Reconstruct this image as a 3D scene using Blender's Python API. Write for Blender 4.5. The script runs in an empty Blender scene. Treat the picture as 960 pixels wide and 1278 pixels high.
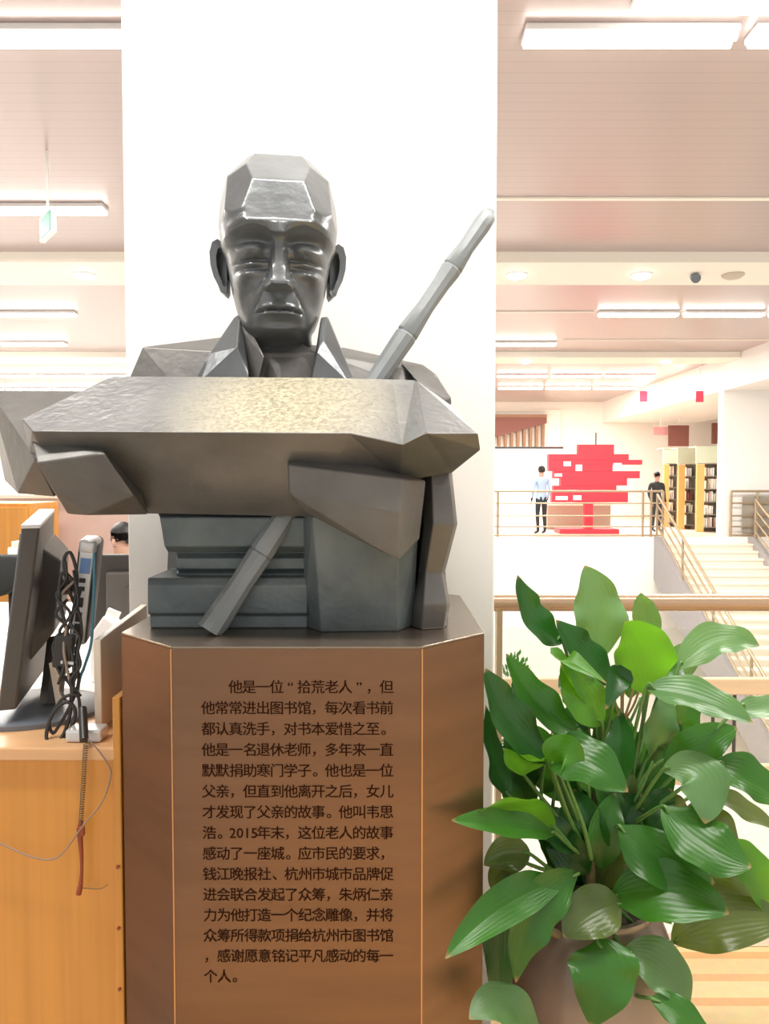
import bpy, bmesh, math, random
from mathutils import Vector, Matrix, Euler
from math import sin, cos, pi, radians, exp
random.seed(7)
S = bpy.context.scene
C = S.collection

# ------------------------------------------------------------------ camera, world, exposure
F, EYE, PITCH = 950.0, 1.55, radians(2.35)
cam_d = bpy.data.cameras.new('camera'); cam = bpy.data.objects.new('camera', cam_d); C.objects.link(cam)
cam.location = (0, 0, EYE); cam.rotation_euler = (pi/2 - PITCH, 0, 0)
cam_d.sensor_fit = 'VERTICAL'; cam_d.sensor_height = 24.0; cam_d.sensor_width = 24.0
cam_d.lens = F / 1278 * 24.0
cam_d.clip_start = 0.05; cam_d.clip_end = 200
S.camera = cam
S.view_settings.view_transform = 'Standard'; S.view_settings.look = 'None'
S.view_settings.gamma = 1.0; S.view_settings.use_curve_mapping = False
S.view_settings.exposure = 0.35
W = bpy.data.worlds.new('world'); S.world = W; W.use_nodes = True
W.node_tree.nodes['Background'].inputs[0].default_value = (1.0, 0.99, 0.97, 1)
W.node_tree.nodes['Background'].inputs[1].default_value = 0.75
LAMP = 66.0          # watts of one ceiling lamp
FARGAIN = 2.3        # the far half of the hall is lit more strongly
TUBE = 9.0           # glow of one lamp's diffuser

def P(px, py, Y):
    """world point at depth Y that the photo shows at pixel (px, py)"""
    u, v = (px-480)/F, (639-py)/F
    y = cos(PITCH) + v*sin(PITCH); z = -sin(PITCH) + v*cos(PITCH)
    return Vector((u*Y/y, Y, EYE + z*Y/y))

# ------------------------------------------------------------------ materials
def mat(name, col, rough=0.6, metal=0.0, var=0.0, vscale=8.0, bump=0.0, bscale=40.0, col2=None, stretch=(1,1,1), spec=0.5, coat=0.0):
    m = bpy.data.materials.new(name); m.use_nodes = True
    nt = m.node_tree; b = nt.nodes['Principled BSDF']
    b.inputs['Base Color'].default_value = (*col, 1); b.inputs['Roughness'].default_value = rough
    b.inputs['Metallic'].default_value = metal; b.inputs['Specular IOR Level'].default_value = spec
    b.inputs['Coat Weight'].default_value = coat
    if var or col2 or bump:
        tc = nt.nodes.new('ShaderNodeTexCoord'); mp = nt.nodes.new('ShaderNodeMapping')
        mp.inputs['Scale'].default_value = stretch
        nt.links.new(tc.outputs['Object'], mp.inputs[0])
    if var or col2:
        n = nt.nodes.new('ShaderNodeTexNoise'); n.inputs['Scale'].default_value = vscale; n.inputs['Detail'].default_value = 6
        nt.links.new(mp.outputs[0], n.inputs['Vector'])
        r = nt.nodes.new('ShaderNodeValToRGB')
        c2 = col2 or tuple(max(0, c*(1-var)) for c in col)
        r.color_ramp.elements[0].position = 0.35; r.color_ramp.elements[1].position = 0.65
        r.color_ramp.elements[0].color = (*c2, 1); r.color_ramp.elements[1].color = (*col, 1)
        nt.links.new(n.outputs['Fac'], r.inputs[0]); nt.links.new(r.outputs[0], b.inputs['Base Color'])
    if bump:
        n2 = nt.nodes.new('ShaderNodeTexNoise'); n2.inputs['Scale'].default_value = bscale; n2.inputs['Detail'].default_value = 5
        nt.links.new(mp.outputs[0], n2.inputs['Vector'])
        bp = nt.nodes.new('ShaderNodeBump'); bp.inputs['Strength'].default_value = bump; bp.inputs['Distance'].default_value = 0.01
        nt.links.new(n2.outputs['Fac'], bp.inputs['Height']); nt.links.new(bp.outputs[0], b.inputs['Normal'])
    return m
def emit(name, col, s):
    m = mat(name, col); b = m.node_tree.nodes['Principled BSDF']
    b.inputs['Emission Color'].default_value = (*col, 1); b.inputs['Emission Strength'].default_value = s
    return m
def stripes(m, axis, scale, ca, cb, width=0.5, noise=0.0):
    """hard bands of two colours along one axis (floor strips, ceiling slats)"""
    nt = m.node_tree; b = nt.nodes['Principled BSDF']
    tc = nt.nodes.new('ShaderNodeTexCoord'); sp = nt.nodes.new('ShaderNodeSeparateXYZ')
    nt.links.new(tc.outputs['Object'], sp.inputs[0])
    mu = nt.nodes.new('ShaderNodeMath'); mu.operation = 'MULTIPLY'; mu.inputs[1].default_value = scale
    fr = nt.nodes.new('ShaderNodeMath'); fr.operation = 'FRACT'
    nt.links.new(sp.outputs[axis], mu.inputs[0]); nt.links.new(mu.outputs[0], fr.inputs[0])
    r = nt.nodes.new('ShaderNodeValToRGB'); r.color_ramp.interpolation = 'LINEAR'
    e = r.color_ramp.elements
    e[0].position = width-0.02; e[0].color = (*ca, 1); e[1].position = width+0.02; e[1].color = (*cb, 1)
    nt.links.new(fr.outputs[0], r.inputs[0])
    out = r.outputs[0]
    if noise:
        n = nt.nodes.new('ShaderNodeTexNoise'); n.inputs['Scale'].default_value = 30; n.inputs['Detail'].default_value = 6
        nt.links.new(tc.outputs['Object'], n.inputs['Vector'])
        mx = nt.nodes.new('ShaderNodeMix'); mx.data_type = 'RGBA'; mx.blend_type = 'MULTIPLY'; mx.inputs[0].default_value = noise
        nt.links.new(out, mx.inputs[6]); nt.links.new(n.outputs['Color'], mx.inputs[7]); out = mx.outputs[2]
    nt.links.new(out, b.inputs['Base Color'])
    return m

M = {}
M['wall'] = mat('cream_paint', (0.93, 0.90, 0.83), 0.6)
M['pillar'] = mat('white_paint', (0.92, 0.90, 0.86), 0.5)
M['ceiling'] = stripes(mat('ceiling_slats', (0.5, 0.4, 0.4), 0.32, 0.35), 1, 6.0, (0.50, 0.415, 0.395), (0.43, 0.355, 0.34), 0.93)
M['beam'] = mat('beam_paint', (0.93, 0.87, 0.76), 0.6)
M['floor'] = stripes(mat('floor_strips', (0.8, 0.6, 0.3), 0.35), 1, 9.0, (0.86, 0.66, 0.34), (0.80, 0.46, 0.20), 0.68, 0.25)
M['lowfloor'] = mat('pale_tile', (0.86, 0.79, 0.70), 0.35, var=0.12, vscale=0.7)
M['farfloor'] = mat('orange_floor', (0.82, 0.66, 0.52), 0.4, var=0.1, vscale=1)
M['steptread'] = mat('pale_stone', (0.88, 0.80, 0.68), 0.5)
M['stringer'] = mat('grey_stringer', (0.36, 0.34, 0.34), 0.55, var=0.05)
M['rail'] = mat('bronze_rail', (0.42, 0.33, 0.22), 0.4, 0.5)
M['brass'] = mat('warm_wood_rail', (0.50, 0.34, 0.22), 0.25, 0.25, var=0.25, vscale=3, stretch=(0.3, 6, 6), coat=0.3)
M['railboard'] = mat('pale_wood_board', (0.78, 0.58, 0.38), 0.4, var=0.12, vscale=6, stretch=(0.3, 4, 4))
M['wood'] = mat('orange_wood', (0.70, 0.31, 0.055), 0.35, var=0.13, vscale=5, stretch=(9, 9, 0.25), coat=0.15)
M['woodlight'] = mat('light_wood', (0.78, 0.46, 0.23), 0.35, var=0.1, vscale=5, stretch=(0.5, 6, 6))
M['laminate'] = mat('cream_laminate', (0.90, 0.80, 0.66), 0.4)
M['whitedesk'] = mat('white_desk', (0.92, 0.88, 0.82), 0.4)
M['partition'] = mat('pink_partition', (0.66, 0.49, 0.43), 0.8, var=0.06)
M['black'] = mat('black_plastic', (0.030, 0.028, 0.026), 0.4)
M['darkgrey'] = mat('dark_grey_plastic', (0.075, 0.068, 0.062), 0.45)
M['bluegrey'] = mat('blue_grey_plastic', (0.14, 0.16, 0.19), 0.3)
M['silver'] = mat('silver_plastic', (0.68, 0.68, 0.68), 0.3, 0.3)
M['port'] = mat('port_black', (0.02, 0.02, 0.02), 0.5)
M['bluelabel'] = mat('blue_label', (0.16, 0.30, 0.62), 0.5)
M['teal'] = mat('teal_cable', (0.08, 0.25, 0.34), 0.5)
M['greycable'] = mat('grey_cable', (0.30, 0.23, 0.18), 0.5)
M['coil'] = mat('coil_brown', (0.20, 0.13, 0.06), 0.4)
M['penred'] = mat('red_brown_pen', (0.30, 0.06, 0.02), 0.35)
M['white'] = mat('plain_white', (0.90, 0.89, 0.87), 0.5)
M['red'] = mat('red_lacquer', (0.80, 0.05, 0.08), 0.4)
M['redsign'] = mat('red_banner', (0.78, 0.06, 0.12), 0.6)
M['brownpanel'] = mat('brown_panel', (0.24, 0.09, 0.07), 0.6)
M['louvre'] = mat('brown_louvre', (0.34, 0.19, 0.11), 0.6)
M['orangepanel'] = mat('orange_end_panel', (0.85, 0.48, 0.16), 0.5)
M['shelfdark'] = mat('dark_shelf', (0.26, 0.23, 0.18), 0.5)
M['green_glass'] = mat('pale_green_panel', (0.62, 0.68, 0.52), 0.3)
M['skin'] = mat('skin', (0.55, 0.33, 0.24), 0.6)
M['hair'] = mat('black_hair', (0.012, 0.010, 0.010), 0.5)
M['features'] = mat('dark_features', (0.16,0.07,0.055), 0.5)
M['shirt'] = mat('pale_blue_shirt', (0.45, 0.58, 0.80), 0.8)
M['darkcloth'] = mat('dark_cloth', (0.035, 0.04, 0.04), 0.85)
M['green_sign'] = emit('green_sign', (0.008, 0.26, 0.13), 0.25)
M['tube'] = emit('lamp_diffuser', (1.0, 0.97, 0.92), TUBE)
M['housing'] = mat('lamp_housing', (0.85, 0.84, 0.82), 0.5)
M['soil'] = mat('soil', (0.06, 0.04, 0.025), 0.95, bump=0.8, bscale=60)
M['cane'] = mat('cane_bark', (0.26, 0.20, 0.10), 0.7, var=0.4, vscale=25)
M['stalk'] = mat('green_stalk', (0.10, 0.22, 0.05), 0.45)
M['pot'] = mat('glazed_pot', (0.30, 0.225, 0.185), 0.2, var=0.3, vscale=6, coat=0.4)
M['whiteplastic'] = mat('pot_saucer_white', (0.85, 0.84, 0.8), 0.4)
M['twig'] = mat('dry_leaf', (0.40, 0.26, 0.12), 0.8)

def bronze(name, c1, c2, rough=0.36, metal=0.55, bump=0.25, bscale=18):
    m = mat(name, c1, rough, metal, col2=c2, vscale=7, bump=bump, bscale=bscale)
    return m
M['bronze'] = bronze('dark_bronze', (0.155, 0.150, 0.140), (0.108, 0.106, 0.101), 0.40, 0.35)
M['bronzehead'] = bronze('head_bronze', (0.160, 0.174, 0.182), (0.118, 0.129, 0.136), 0.28, 0.35, 0.14, 26)
M['bronzeblue'] = bronze('patina_bronze', (0.150, 0.178, 0.178), (0.085, 0.108, 0.114), 0.5, 0.25, 0.5, 26)
M['bronzepage'] = bronze('highlit_page_bronze', (0.20, 0.205, 0.205), (0.15, 0.155, 0.155), 0.38, 0.4, 0.25, 55)
M['bamboo'] = bronze('bamboo_bronze', (0.25, 0.27, 0.275), (0.20, 0.22, 0.225), 0.45, 0.25, 0.2, 20)
def painted_highlight(m, c, r, col, colb):
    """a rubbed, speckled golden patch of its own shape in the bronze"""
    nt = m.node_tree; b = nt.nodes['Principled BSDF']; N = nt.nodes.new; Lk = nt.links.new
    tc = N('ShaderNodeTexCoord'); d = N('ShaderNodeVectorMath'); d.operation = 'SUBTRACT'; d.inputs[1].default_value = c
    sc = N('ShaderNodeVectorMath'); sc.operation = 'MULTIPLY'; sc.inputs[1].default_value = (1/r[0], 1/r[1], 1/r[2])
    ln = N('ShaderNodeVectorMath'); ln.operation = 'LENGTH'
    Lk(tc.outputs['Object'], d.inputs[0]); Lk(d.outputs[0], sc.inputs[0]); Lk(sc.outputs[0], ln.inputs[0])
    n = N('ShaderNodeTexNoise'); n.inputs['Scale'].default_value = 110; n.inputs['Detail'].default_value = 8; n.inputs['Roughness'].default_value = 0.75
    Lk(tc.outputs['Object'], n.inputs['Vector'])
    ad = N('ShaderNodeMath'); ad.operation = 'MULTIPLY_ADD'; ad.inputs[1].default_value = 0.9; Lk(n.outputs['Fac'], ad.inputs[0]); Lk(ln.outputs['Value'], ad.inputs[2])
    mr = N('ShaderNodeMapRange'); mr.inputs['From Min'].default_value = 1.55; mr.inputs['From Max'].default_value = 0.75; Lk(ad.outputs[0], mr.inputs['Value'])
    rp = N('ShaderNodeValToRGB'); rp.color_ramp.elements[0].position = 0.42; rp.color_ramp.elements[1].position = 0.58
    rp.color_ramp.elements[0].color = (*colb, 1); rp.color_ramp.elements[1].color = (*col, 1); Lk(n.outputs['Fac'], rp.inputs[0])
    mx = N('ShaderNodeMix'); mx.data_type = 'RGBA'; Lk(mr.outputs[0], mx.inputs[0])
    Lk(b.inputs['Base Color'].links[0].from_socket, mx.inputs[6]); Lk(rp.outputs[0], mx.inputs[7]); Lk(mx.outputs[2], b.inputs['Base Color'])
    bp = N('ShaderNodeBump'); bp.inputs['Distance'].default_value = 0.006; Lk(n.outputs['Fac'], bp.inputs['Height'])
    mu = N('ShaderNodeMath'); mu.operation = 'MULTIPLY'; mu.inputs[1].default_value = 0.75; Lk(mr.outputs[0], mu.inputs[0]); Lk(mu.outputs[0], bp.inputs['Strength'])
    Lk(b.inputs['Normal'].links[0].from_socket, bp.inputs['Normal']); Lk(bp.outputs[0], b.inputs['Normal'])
painted_highlight(M['bronzepage'], P(355,505,1.49), (.225,.30,.30), (0.60,0.55,0.39), (0.29,0.26,0.18))  # lamp reflection on the middle of the page, put into its colour
M['plinth'] = mat('brushed_bronze_sheet', (0.205, 0.115, 0.068), 0.36, 0.75, var=0.15, vscale=3, stretch=(0.6, 0.6, 6))
M['plinthtop'] = mat('bronze_top_sheet', (0.27, 0.215, 0.165), 0.25, 0.8)
M['plinthedge'] = mat('painted_edge_glint', (0.62, 0.33, 0.15), 0.35, 0.8)
M['letters'] = mat('engraved_letters', (0.030, 0.009, 0.003), 0.8, spec=0.05)

def leafmat(name, a, b, trans=0.25):
    m = mat(name, a, 0.34, col2=b, vscale=3.5, stretch=(1, 1, 1), spec=0.5)
    nt = m.node_tree; bs = nt.nodes['Principled BSDF']
    # fine veins running along the blade, from its own UVs
    uv = nt.nodes.new('ShaderNodeUVMap'); w = nt.nodes.new('ShaderNodeTexWave'); w.bands_direction = 'X'
    w.inputs['Scale'].default_value = 3.2; w.inputs['Distortion'].default_value = 1.2; w.inputs['Detail'].default_value = 2
    nt.links.new(uv.outputs[0], w.inputs['Vector'])
    bp = nt.nodes.new('ShaderNodeBump'); bp.inputs['Strength'].default_value = 0.12; bp.inputs['Distance'].default_value = 0.003
    nt.links.new(w.outputs['Fac'], bp.inputs['Height']); nt.links.new(bp.outputs[0], bs.inputs['Normal'])
    sx = nt.nodes.new('ShaderNodeSeparateXYZ'); nt.links.new(uv.outputs[0], sx.inputs[0])
    tn = nt.nodes.new('ShaderNodeTexNoise'); tn.inputs['Scale'].default_value = 40; nt.links.new(uv.outputs[0], tn.inputs['Vector'])
    ta = nt.nodes.new('ShaderNodeMath'); ta.operation = 'MULTIPLY_ADD'; ta.inputs[1].default_value = 0.05; nt.links.new(tn.outputs['Fac'], ta.inputs[0]); nt.links.new(sx.outputs['Y'], ta.inputs[2])
    tm = nt.nodes.new('ShaderNodeMapRange'); tm.inputs['From Min'].default_value = 0.985; tm.inputs['From Max'].default_value = 1.01; nt.links.new(ta.outputs[0], tm.inputs['Value'])
    tx = nt.nodes.new('ShaderNodeMix'); tx.data_type = 'RGBA'; tx.inputs[7].default_value = (0.30, 0.20, 0.08, 1)
    nt.links.new(tm.outputs[0], tx.inputs[0]); nt.links.new(bs.inputs['Base Color'].links[0].from_socket, tx.inputs[6]); nt.links.new(tx.outputs[2], bs.inputs['Base Color'])
    tr = nt.nodes.new('ShaderNodeBsdfTranslucent'); tr.inputs[0].default_value = (a[0]*2.2, min(1, a[1]*1.9), a[2]*0.8, 1)
    mx = nt.nodes.new('ShaderNodeMixShader'); mx.inputs[0].default_value = trans
    nt.links.new(bs.outputs[0], mx.inputs[1]); nt.links.new(tr.outputs[0], mx.inputs[2])
    nt.links.new(mx.outputs[0], nt.nodes['Material Output'].inputs[0])
    return m
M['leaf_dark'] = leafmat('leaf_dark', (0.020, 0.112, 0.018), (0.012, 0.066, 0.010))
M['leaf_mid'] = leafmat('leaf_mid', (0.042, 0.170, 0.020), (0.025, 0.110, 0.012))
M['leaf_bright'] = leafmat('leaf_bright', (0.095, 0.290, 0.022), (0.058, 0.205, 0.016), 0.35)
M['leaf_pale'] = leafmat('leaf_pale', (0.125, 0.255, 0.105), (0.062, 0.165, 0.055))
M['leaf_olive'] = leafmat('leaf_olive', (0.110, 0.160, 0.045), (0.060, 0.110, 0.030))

def glass_mat():
    m = bpy.data.materials.new('clear_glass'); m.use_nodes = True; nt = m.node_tree
    g = nt.nodes.new('ShaderNodeBsdfGlossy'); g.inputs['Roughness'].default_value = 0.02
    t = nt.nodes.new('ShaderNodeBsdfTransparent'); t.inputs[0].default_value = (0.97, 0.985, 0.975, 1)
    fr = nt.nodes.new('ShaderNodeFresnel'); fr.inputs[0].default_value = 1.45
    mx = nt.nodes.new('ShaderNodeMixShader')
    nt.links.new(fr.outputs[0], mx.inputs[0]); nt.links.new(t.outputs[0], mx.inputs[1]); nt.links.new(g.outputs[0], mx.inputs[2])
    nt.links.new(mx.outputs[0], nt.nodes['Material Output'].inputs[0]); return m
M['glass'] = glass_mat()

# ------------------------------------------------------------------ helpers
def link(name, bm, m, parent=None, smooth=False, angle=None, bevel=0.0, bseg=2):
    me = bpy.data.meshes.new(name)
    bmesh.ops.recalc_face_normals(bm, faces=bm.faces[:])
    if bevel:
        es = [e for e in bm.edges if len(e.link_faces) == 2 and e.calc_face_angle(0) > 0.35]
        bmesh.ops.bevel(bm, geom=es, offset=bevel, segments=bseg, affect='EDGES', profile=0.5, clamp_overlap=True)
    if smooth:
        for f in bm.faces: f.smooth = True
        if angle:
            for e in bm.edges:
                if len(e.link_faces) == 2 and e.calc_face_angle(0) > angle: e.smooth = False
    bm.to_mesh(me); bm.free()
    o = bpy.data.objects.new(name, me); C.objects.link(o)
    for k in (m if isinstance(m, (list, tuple)) else [m]): me.materials.append(k)
    if parent is not None:
        o.parent = parent
        o.matrix_parent_inverse = Matrix.Translation(parent.location).inverted() if parent.type == 'EMPTY' else Matrix.Identity(4)
    return o
def child_local(o, parent):
    o.parent = parent; o.matrix_parent_inverse = Matrix.Identity(4)
def tag(o, label, cat, group=None, kind=None):
    o['label'] = label; o['category'] = cat
    if group: o['group'] = group
    if kind: o['kind'] = kind
    return o
def struct(name, bm, m, label=None, bevel=0.0):
    o = link(name, bm, m, bevel=bevel); o['kind'] = 'structure'
    if label: o['label'] = label
    return o
def thing(name, loc, label, cat, group=None):
    o = bpy.data.objects.new(name, None); C.objects.link(o); o.location = loc; o.empty_display_size = 0.1
    return tag(o, label, cat, group)
def BM(): return bmesh.new()
def box(bm, x0, x1, y0, y1, z0, z1, mi=0):
    vs = [bm.verts.new((x, y, z)) for x in (x0, x1) for y in (y0, y1) for z in (z0, z1)]
    for q in ((0,1,3,2),(4,6,7,5),(0,4,5,1),(2,3,7,6),(0,2,6,4),(1,5,7,3)):
        f = bm.faces.new([vs[i] for i in q]); f.material_index = mi
    return vs
def obox(bm, c, size, rot=(0,0,0), mi=0):
    vs = box(bm, -size[0]/2, size[0]/2, -size[1]/2, size[1]/2, -size[2]/2, size[2]/2, mi)
    mt = Matrix.Translation(c) @ (rot if isinstance(rot, Matrix) else Euler(rot).to_matrix().to_4x4())
    for v in vs: v.co = mt @ v.co
    return vs
def hull(bm, pts):
    vs = [bm.verts.new(p) for p in pts]
    r = bmesh.ops.convex_hull(bm, input=vs)
    junk = [v for v in bm.verts if not v.link_faces]
    if junk: bmesh.ops.delete(bm, geom=junk, context='VERTS')
    bmesh.ops.dissolve_limit(bm, angle_limit=0.004, verts=bm.verts[:], edges=bm.edges[:])
def tube(bm, pts, r, n=10, cap=True, mi=0):
    pts = [Vector(p) for p in pts]
    rs = r if isinstance(r, (list, tuple)) else [r]*len(pts)
    rings = []; nrm = None
    for i, p in enumerate(pts):
        t = (pts[min(i+1, len(pts)-1)] - pts[max(i-1, 0)])
        if t.length < 1e-9: t = Vector((0,0,1))
        t.normalize()
        if nrm is None:
            a = Vector((0,0,1)) if abs(t.z) < 0.9 else Vector((1,0,0)); nrm = t.cross(a).normalized()
        else:
            nrm = (nrm - t*nrm.dot(t))
            nrm = nrm.normalized() if nrm.length > 1e-6 else t.orthogonal().normalized()
        b = t.cross(nrm)
        rings.append([bm.verts.new(p + (nrm*cos(2*pi*k/n) + b*sin(2*pi*k/n))*rs[i]) for k in range(n)])
    for i in range(len(rings)-1):
        for k in range(n):
            f = bm.faces.new((rings[i][k], rings[i][(k+1)%n], rings[i+1][(k+1)%n], rings[i+1][k])); f.material_index = mi
    if cap:
        for rg in (rings[0][::-1], rings[-1]):
            f = bm.faces.new(rg); f.material_index = mi
def lathe(bm, prof, c, n=40):
    rings = []
    for r, z in prof:
        rings.append([bm.verts.new((c[0]+r*cos(2*pi*k/n), c[1]+r*sin(2*pi*k/n), c[2]+z)) for k in range(n)])
    for i in range(len(rings)-1):
        for k in range(n): bm.faces.new((rings[i][k], rings[i][(k+1)%n], rings[i+1][(k+1)%n], rings[i+1][k]))
    bm.faces.new(rings[0][::-1]); bm.faces.new(rings[-1])
def prism(bm, poly, y0, y1):
    """polygon in X-Z extruded along Y"""
    a = [bm.verts.new((x, y0, z)) for x, z in poly]; b = [bm.verts.new((x, y1, z)) for x, z in poly]
    n = len(poly)
    bm.faces.new(a); bm.faces.new(b[::-1])
    for i in range(n): bm.faces.new((a[i], b[i], b[(i+1)%n], a[(i+1)%n]))
def bez(pts, n=16):
    """Catmull-Rom through points"""
    pts = [Vector(p) for p in pts]; out = []
    q = [pts[0]*2-pts[1]] + pts + [pts[-1]*2-pts[-2]]
    for i in range(1, len(q)-2):
        for k in range(n):
            t = k/n; a, b, c, d = q[i-1], q[i], q[i+1], q[i+2]
            out.append(0.5*((2*b) + (c-a)*t + (2*a-5*b+4*c-d)*t*t + (-a+3*b-3*c+d)*t**3))
    out.append(pts[-1]); return out
def copy_tree(o, parent=None):
    c = o.copy(); C.objects.link(c)
    if parent is not None: c.parent = parent
    for ch in list(o.children): copy_tree(ch, c)
    return c
# ------------------------------------------------------------------ the room
HC = EYE + 3.4            # ceiling height 4.95
FARY = 21.0
LOW = -4.5
bm = BM(); box(bm, -20, 20, -3, 34, HC, HC+0.1); struct('ceiling', bm, M['ceiling'])
# near floor: right half ends at the balustrade, left half runs on
bm = BM(); box(bm, -0.7, 6, -3, 2.56, -0.25, 0); struct('floor', bm, M['floor'])
bm = BM(); box(bm, -20, -0.7, -3, 34, -0.25, 0); struct('floor_left', bm, mat('grey_carpet', (0.42,0.40,0.38), 0.9, var=0.1), 'pale floor of the staff area')
bm = BM(); box(bm, -0.7, 20, 2.56, FARY, LOW-0.1, LOW); struct('floor_lower', bm, M['lowfloor'], 'pale tiled floor of the storey below')
bm = BM(); box(bm, -0.7, 20, FARY+0.02, 34, -0.25, 0); struct('floor_far', bm, M['farfloor'], 'orange floor of the far gallery')
bm = BM(); box(bm, -0.7, 20, FARY, FARY+0.02, LOW, -0.001); struct('wall_atrium', bm, M['wall'], 'cream wall under the far gallery')
bm = BM(); box(bm, -20, 20, 33, 33.2, -0.2, HC); struct('wall_back', bm, M['wall'])
bm = BM(); box(bm, 19.8, 20, 2.56, 33, LOW, HC); struct('wall_right', bm, M['wall'])
bm = BM(); box(bm, -20, -19.8, -3, 33, 0, HC); struct('wall_left', bm, M['wall'])
# big square pillar behind the statue
bm = BM(); xl, xr = P(156,420,2.06).x, P(619,420,2.06).x
box(bm, xl, xr, 2.06, 3.1, 0, HC); struct('pillar', bm, M['pillar'], 'big plain white square pillar behind the bust', bevel=0.006)
# far column and bulkhead
bm = BM(); box(bm, 9.45, 11.8, 21.3, 21.65, 0, HC-0.9); struct('column', bm, M['pillar'], 'white column at the head of the stair')
bm = BM(); box(bm, 9.4, 13.5, 9.0, 33, HC-0.9, HC-0.001); struct('beam_bulkhead', bm, M['pillar'], 'white bulkhead along the right of the ceiling')
# two shallow cross beams
for i, (y0, y1) in enumerate(((11.45, 12.76), (20.2, 21.25))):
    bm = BM(); box(bm, -19.7, 9.39, y0, y1, HC-0.16, HC-0.001); struct('beam_cross', bm, M['beam'], ('near','far')[i]+' pale cross beam under the ceiling')
# bright seams in the ceiling
for i, (y, x0, x1) in enumerate(((9.31, 0.0, 9.3), (15.45, 0.0, 4.2), (18.5, 4.3, 9.3))):
    bm = BM(); box(bm, x0, x1, y-0.035, y+0.035, HC-0.02, HC-0.001); o = struct('trim_%d'%(i+1), bm, M['beam'])

# ------------------------------------------------------------------ ceiling lamps
def make_lamp():
    t = thing('ceiling_light', (0,0,0), '', 'ceiling light')
    bm = BM(); box(bm, -0.8, 0.8, -0.11, 0.11, -0.05, 0.0); child_local(link('housing', bm, M['housing'], bevel=0.008), t)
    bm = BM()
    for k in (-1, 1):
        tube(bm, [(-0.79, k*0.05, -0.07), (0.79, k*0.05, -0.07)], 0.03, 10)
    child_local(link('tube', bm, M['tube'], smooth=True, angle=0.8), t)
    ld = bpy.data.lights.new('lamp_light', 'AREA'); ld.shape = 'RECTANGLE'; ld.size = 1.55; ld.size_y = 0.2
    ld.energy = LAMP; ld.color = (1.0, 0.965, 0.91)
    l = bpy.data.objects.new('lamp_light', ld); C.objects.link(l); l.location = (0,0,-0.115); child_local(l, t)
    return t
def span(Y, pxs): return [((p-480)*Y/950) for p in pxs]
rows = [ # Y, first X centre, count, label, group
 (5.9,  1.85, 4, 'long white tube lamp in the row nearest the camera, right of the pillar', 'tube lamps of the nearest row right of the pillar'),
 (5.48, 2.55, 3, 'added tube lamp of the short second row near the camera, widening the glare', 'added tube lamps of the short second row'),  # invented row, only there to spread the lamp glare wider
 (5.9, -2.55, 3, 'long white tube lamp in the nearest row, left of the pillar', 'tube lamps of the nearest row left of the pillar'),
 (9.56,-4.25, 3, 'long white tube lamp by the green exit sign, left of the pillar', 'tube lamps in the row of the exit sign'),
 (15.45, 5.10, 3, 'long white tube lamp in the row just past the near cross beam, on the right', 'tube lamps past the near cross beam, right'),
 (15.45,-7.0, 6, 'long white tube lamp past the near cross beam, left of the pillar', 'tube lamps past the near cross beam, left'),
 (18.8,  3.40, 1, 'white tube lamp just right of the pillar, before the far cross beam', None),
 (18.8, -8.6, 5, 'white tube lamp before the far cross beam, left of the pillar', 'tube lamps before the far cross beam, left'),
 (24.5,  4.4, 3, 'white tube lamp just beyond the far cross beam', 'tube lamps beyond the far cross beam'),
 (27.6,  4.9, 3, 'white tube lamp of the farthest row over the red stand', 'tube lamps of the farthest row'),
 (24.5, -8.6, 5, 'added white tube lamp brightening the far left, beyond the far cross beam', 'added tube lamps far back on the left'),  # added row, lifts the dark ceiling at the far left
 (28.0, -9.6, 4, 'added white tube lamp brightening the far left, close to the back wall', 'added tube lamps of the last row on the left'),  # added with the row before it to whiten the far left
 (0.9,  -2.6, 4, 'long white tube lamp overhead in front of the statue', 'tube lamps overhead in front of the statue'),
]
lamp0 = None; far_light = None
for Y, x, n, lab, grp in rows:
    for k in range(n):
        if lamp0 is None: lamp0 = make_lamp(); o = lamp0
        else: o = copy_tree(lamp0)
        if Y > 8:
            for ch in o.children:
                if ch.type == 'LIGHT':
                    if far_light is None: far_light = ch.data.copy(); far_light.energy = LAMP*FARGAIN
                    ch.data = far_light
        sgn = -1 if x < 0 and Y > 2 else 1
        o.location = (x + sgn*k*1.72, Y, HC - 0.001); o['label'] = lab
        if grp: o['group'] = grp
        elif 'group' in o: del o['group']

# round downlights in the beams, small fittings beside them
def make_down():
    t = thing('downlight', (0,0,0), '', 'downlight')
    bm = BM(); lathe(bm, [(0.17,0),(0.17,-0.015),(0.15,-0.02)], (0,0,0), 24); child_local(link('rim', bm, M['housing']), t)
    bm = BM(); lathe(bm, [(0.148,-0.018),(0.13,-0.05),(0.06,-0.075)], (0,0,0), 24); child_local(link('bulb', bm, M['tube']), t)
    return t
d0 = make_down(); ds = []
for i, (px, Y, lab) in enumerate(((643,12.1,'glowing round downlight in the near cross beam beside the pillar'), (797,12.1,'glowing round downlight in the near cross beam, right of the pillar one'),
      (110,12.1,'glowing round downlight in the near cross beam, left of the pillar'), (655,20.7,'small round downlight in the far cross beam beside the pillar'), (828,20.7,'small round downlight in the far cross beam, over the bookcases'))):
    o = d0 if i == 0 else copy_tree(d0)
    o.location = ((px-480)*Y/950, Y, HC-0.161); o['label'] = lab
c = P(867,349,12.1)
t = thing('spotlight', (c.x, 12.1, HC-0.16), 'small dark spot fitting under the near cross beam', 'spotlight')
bm = BM(); lathe(bm, [(0.03,0),(0.03,-0.05)], (c.x,12.1,HC-0.16), 12); link('mount', bm, M['darkgrey'], t)
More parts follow.
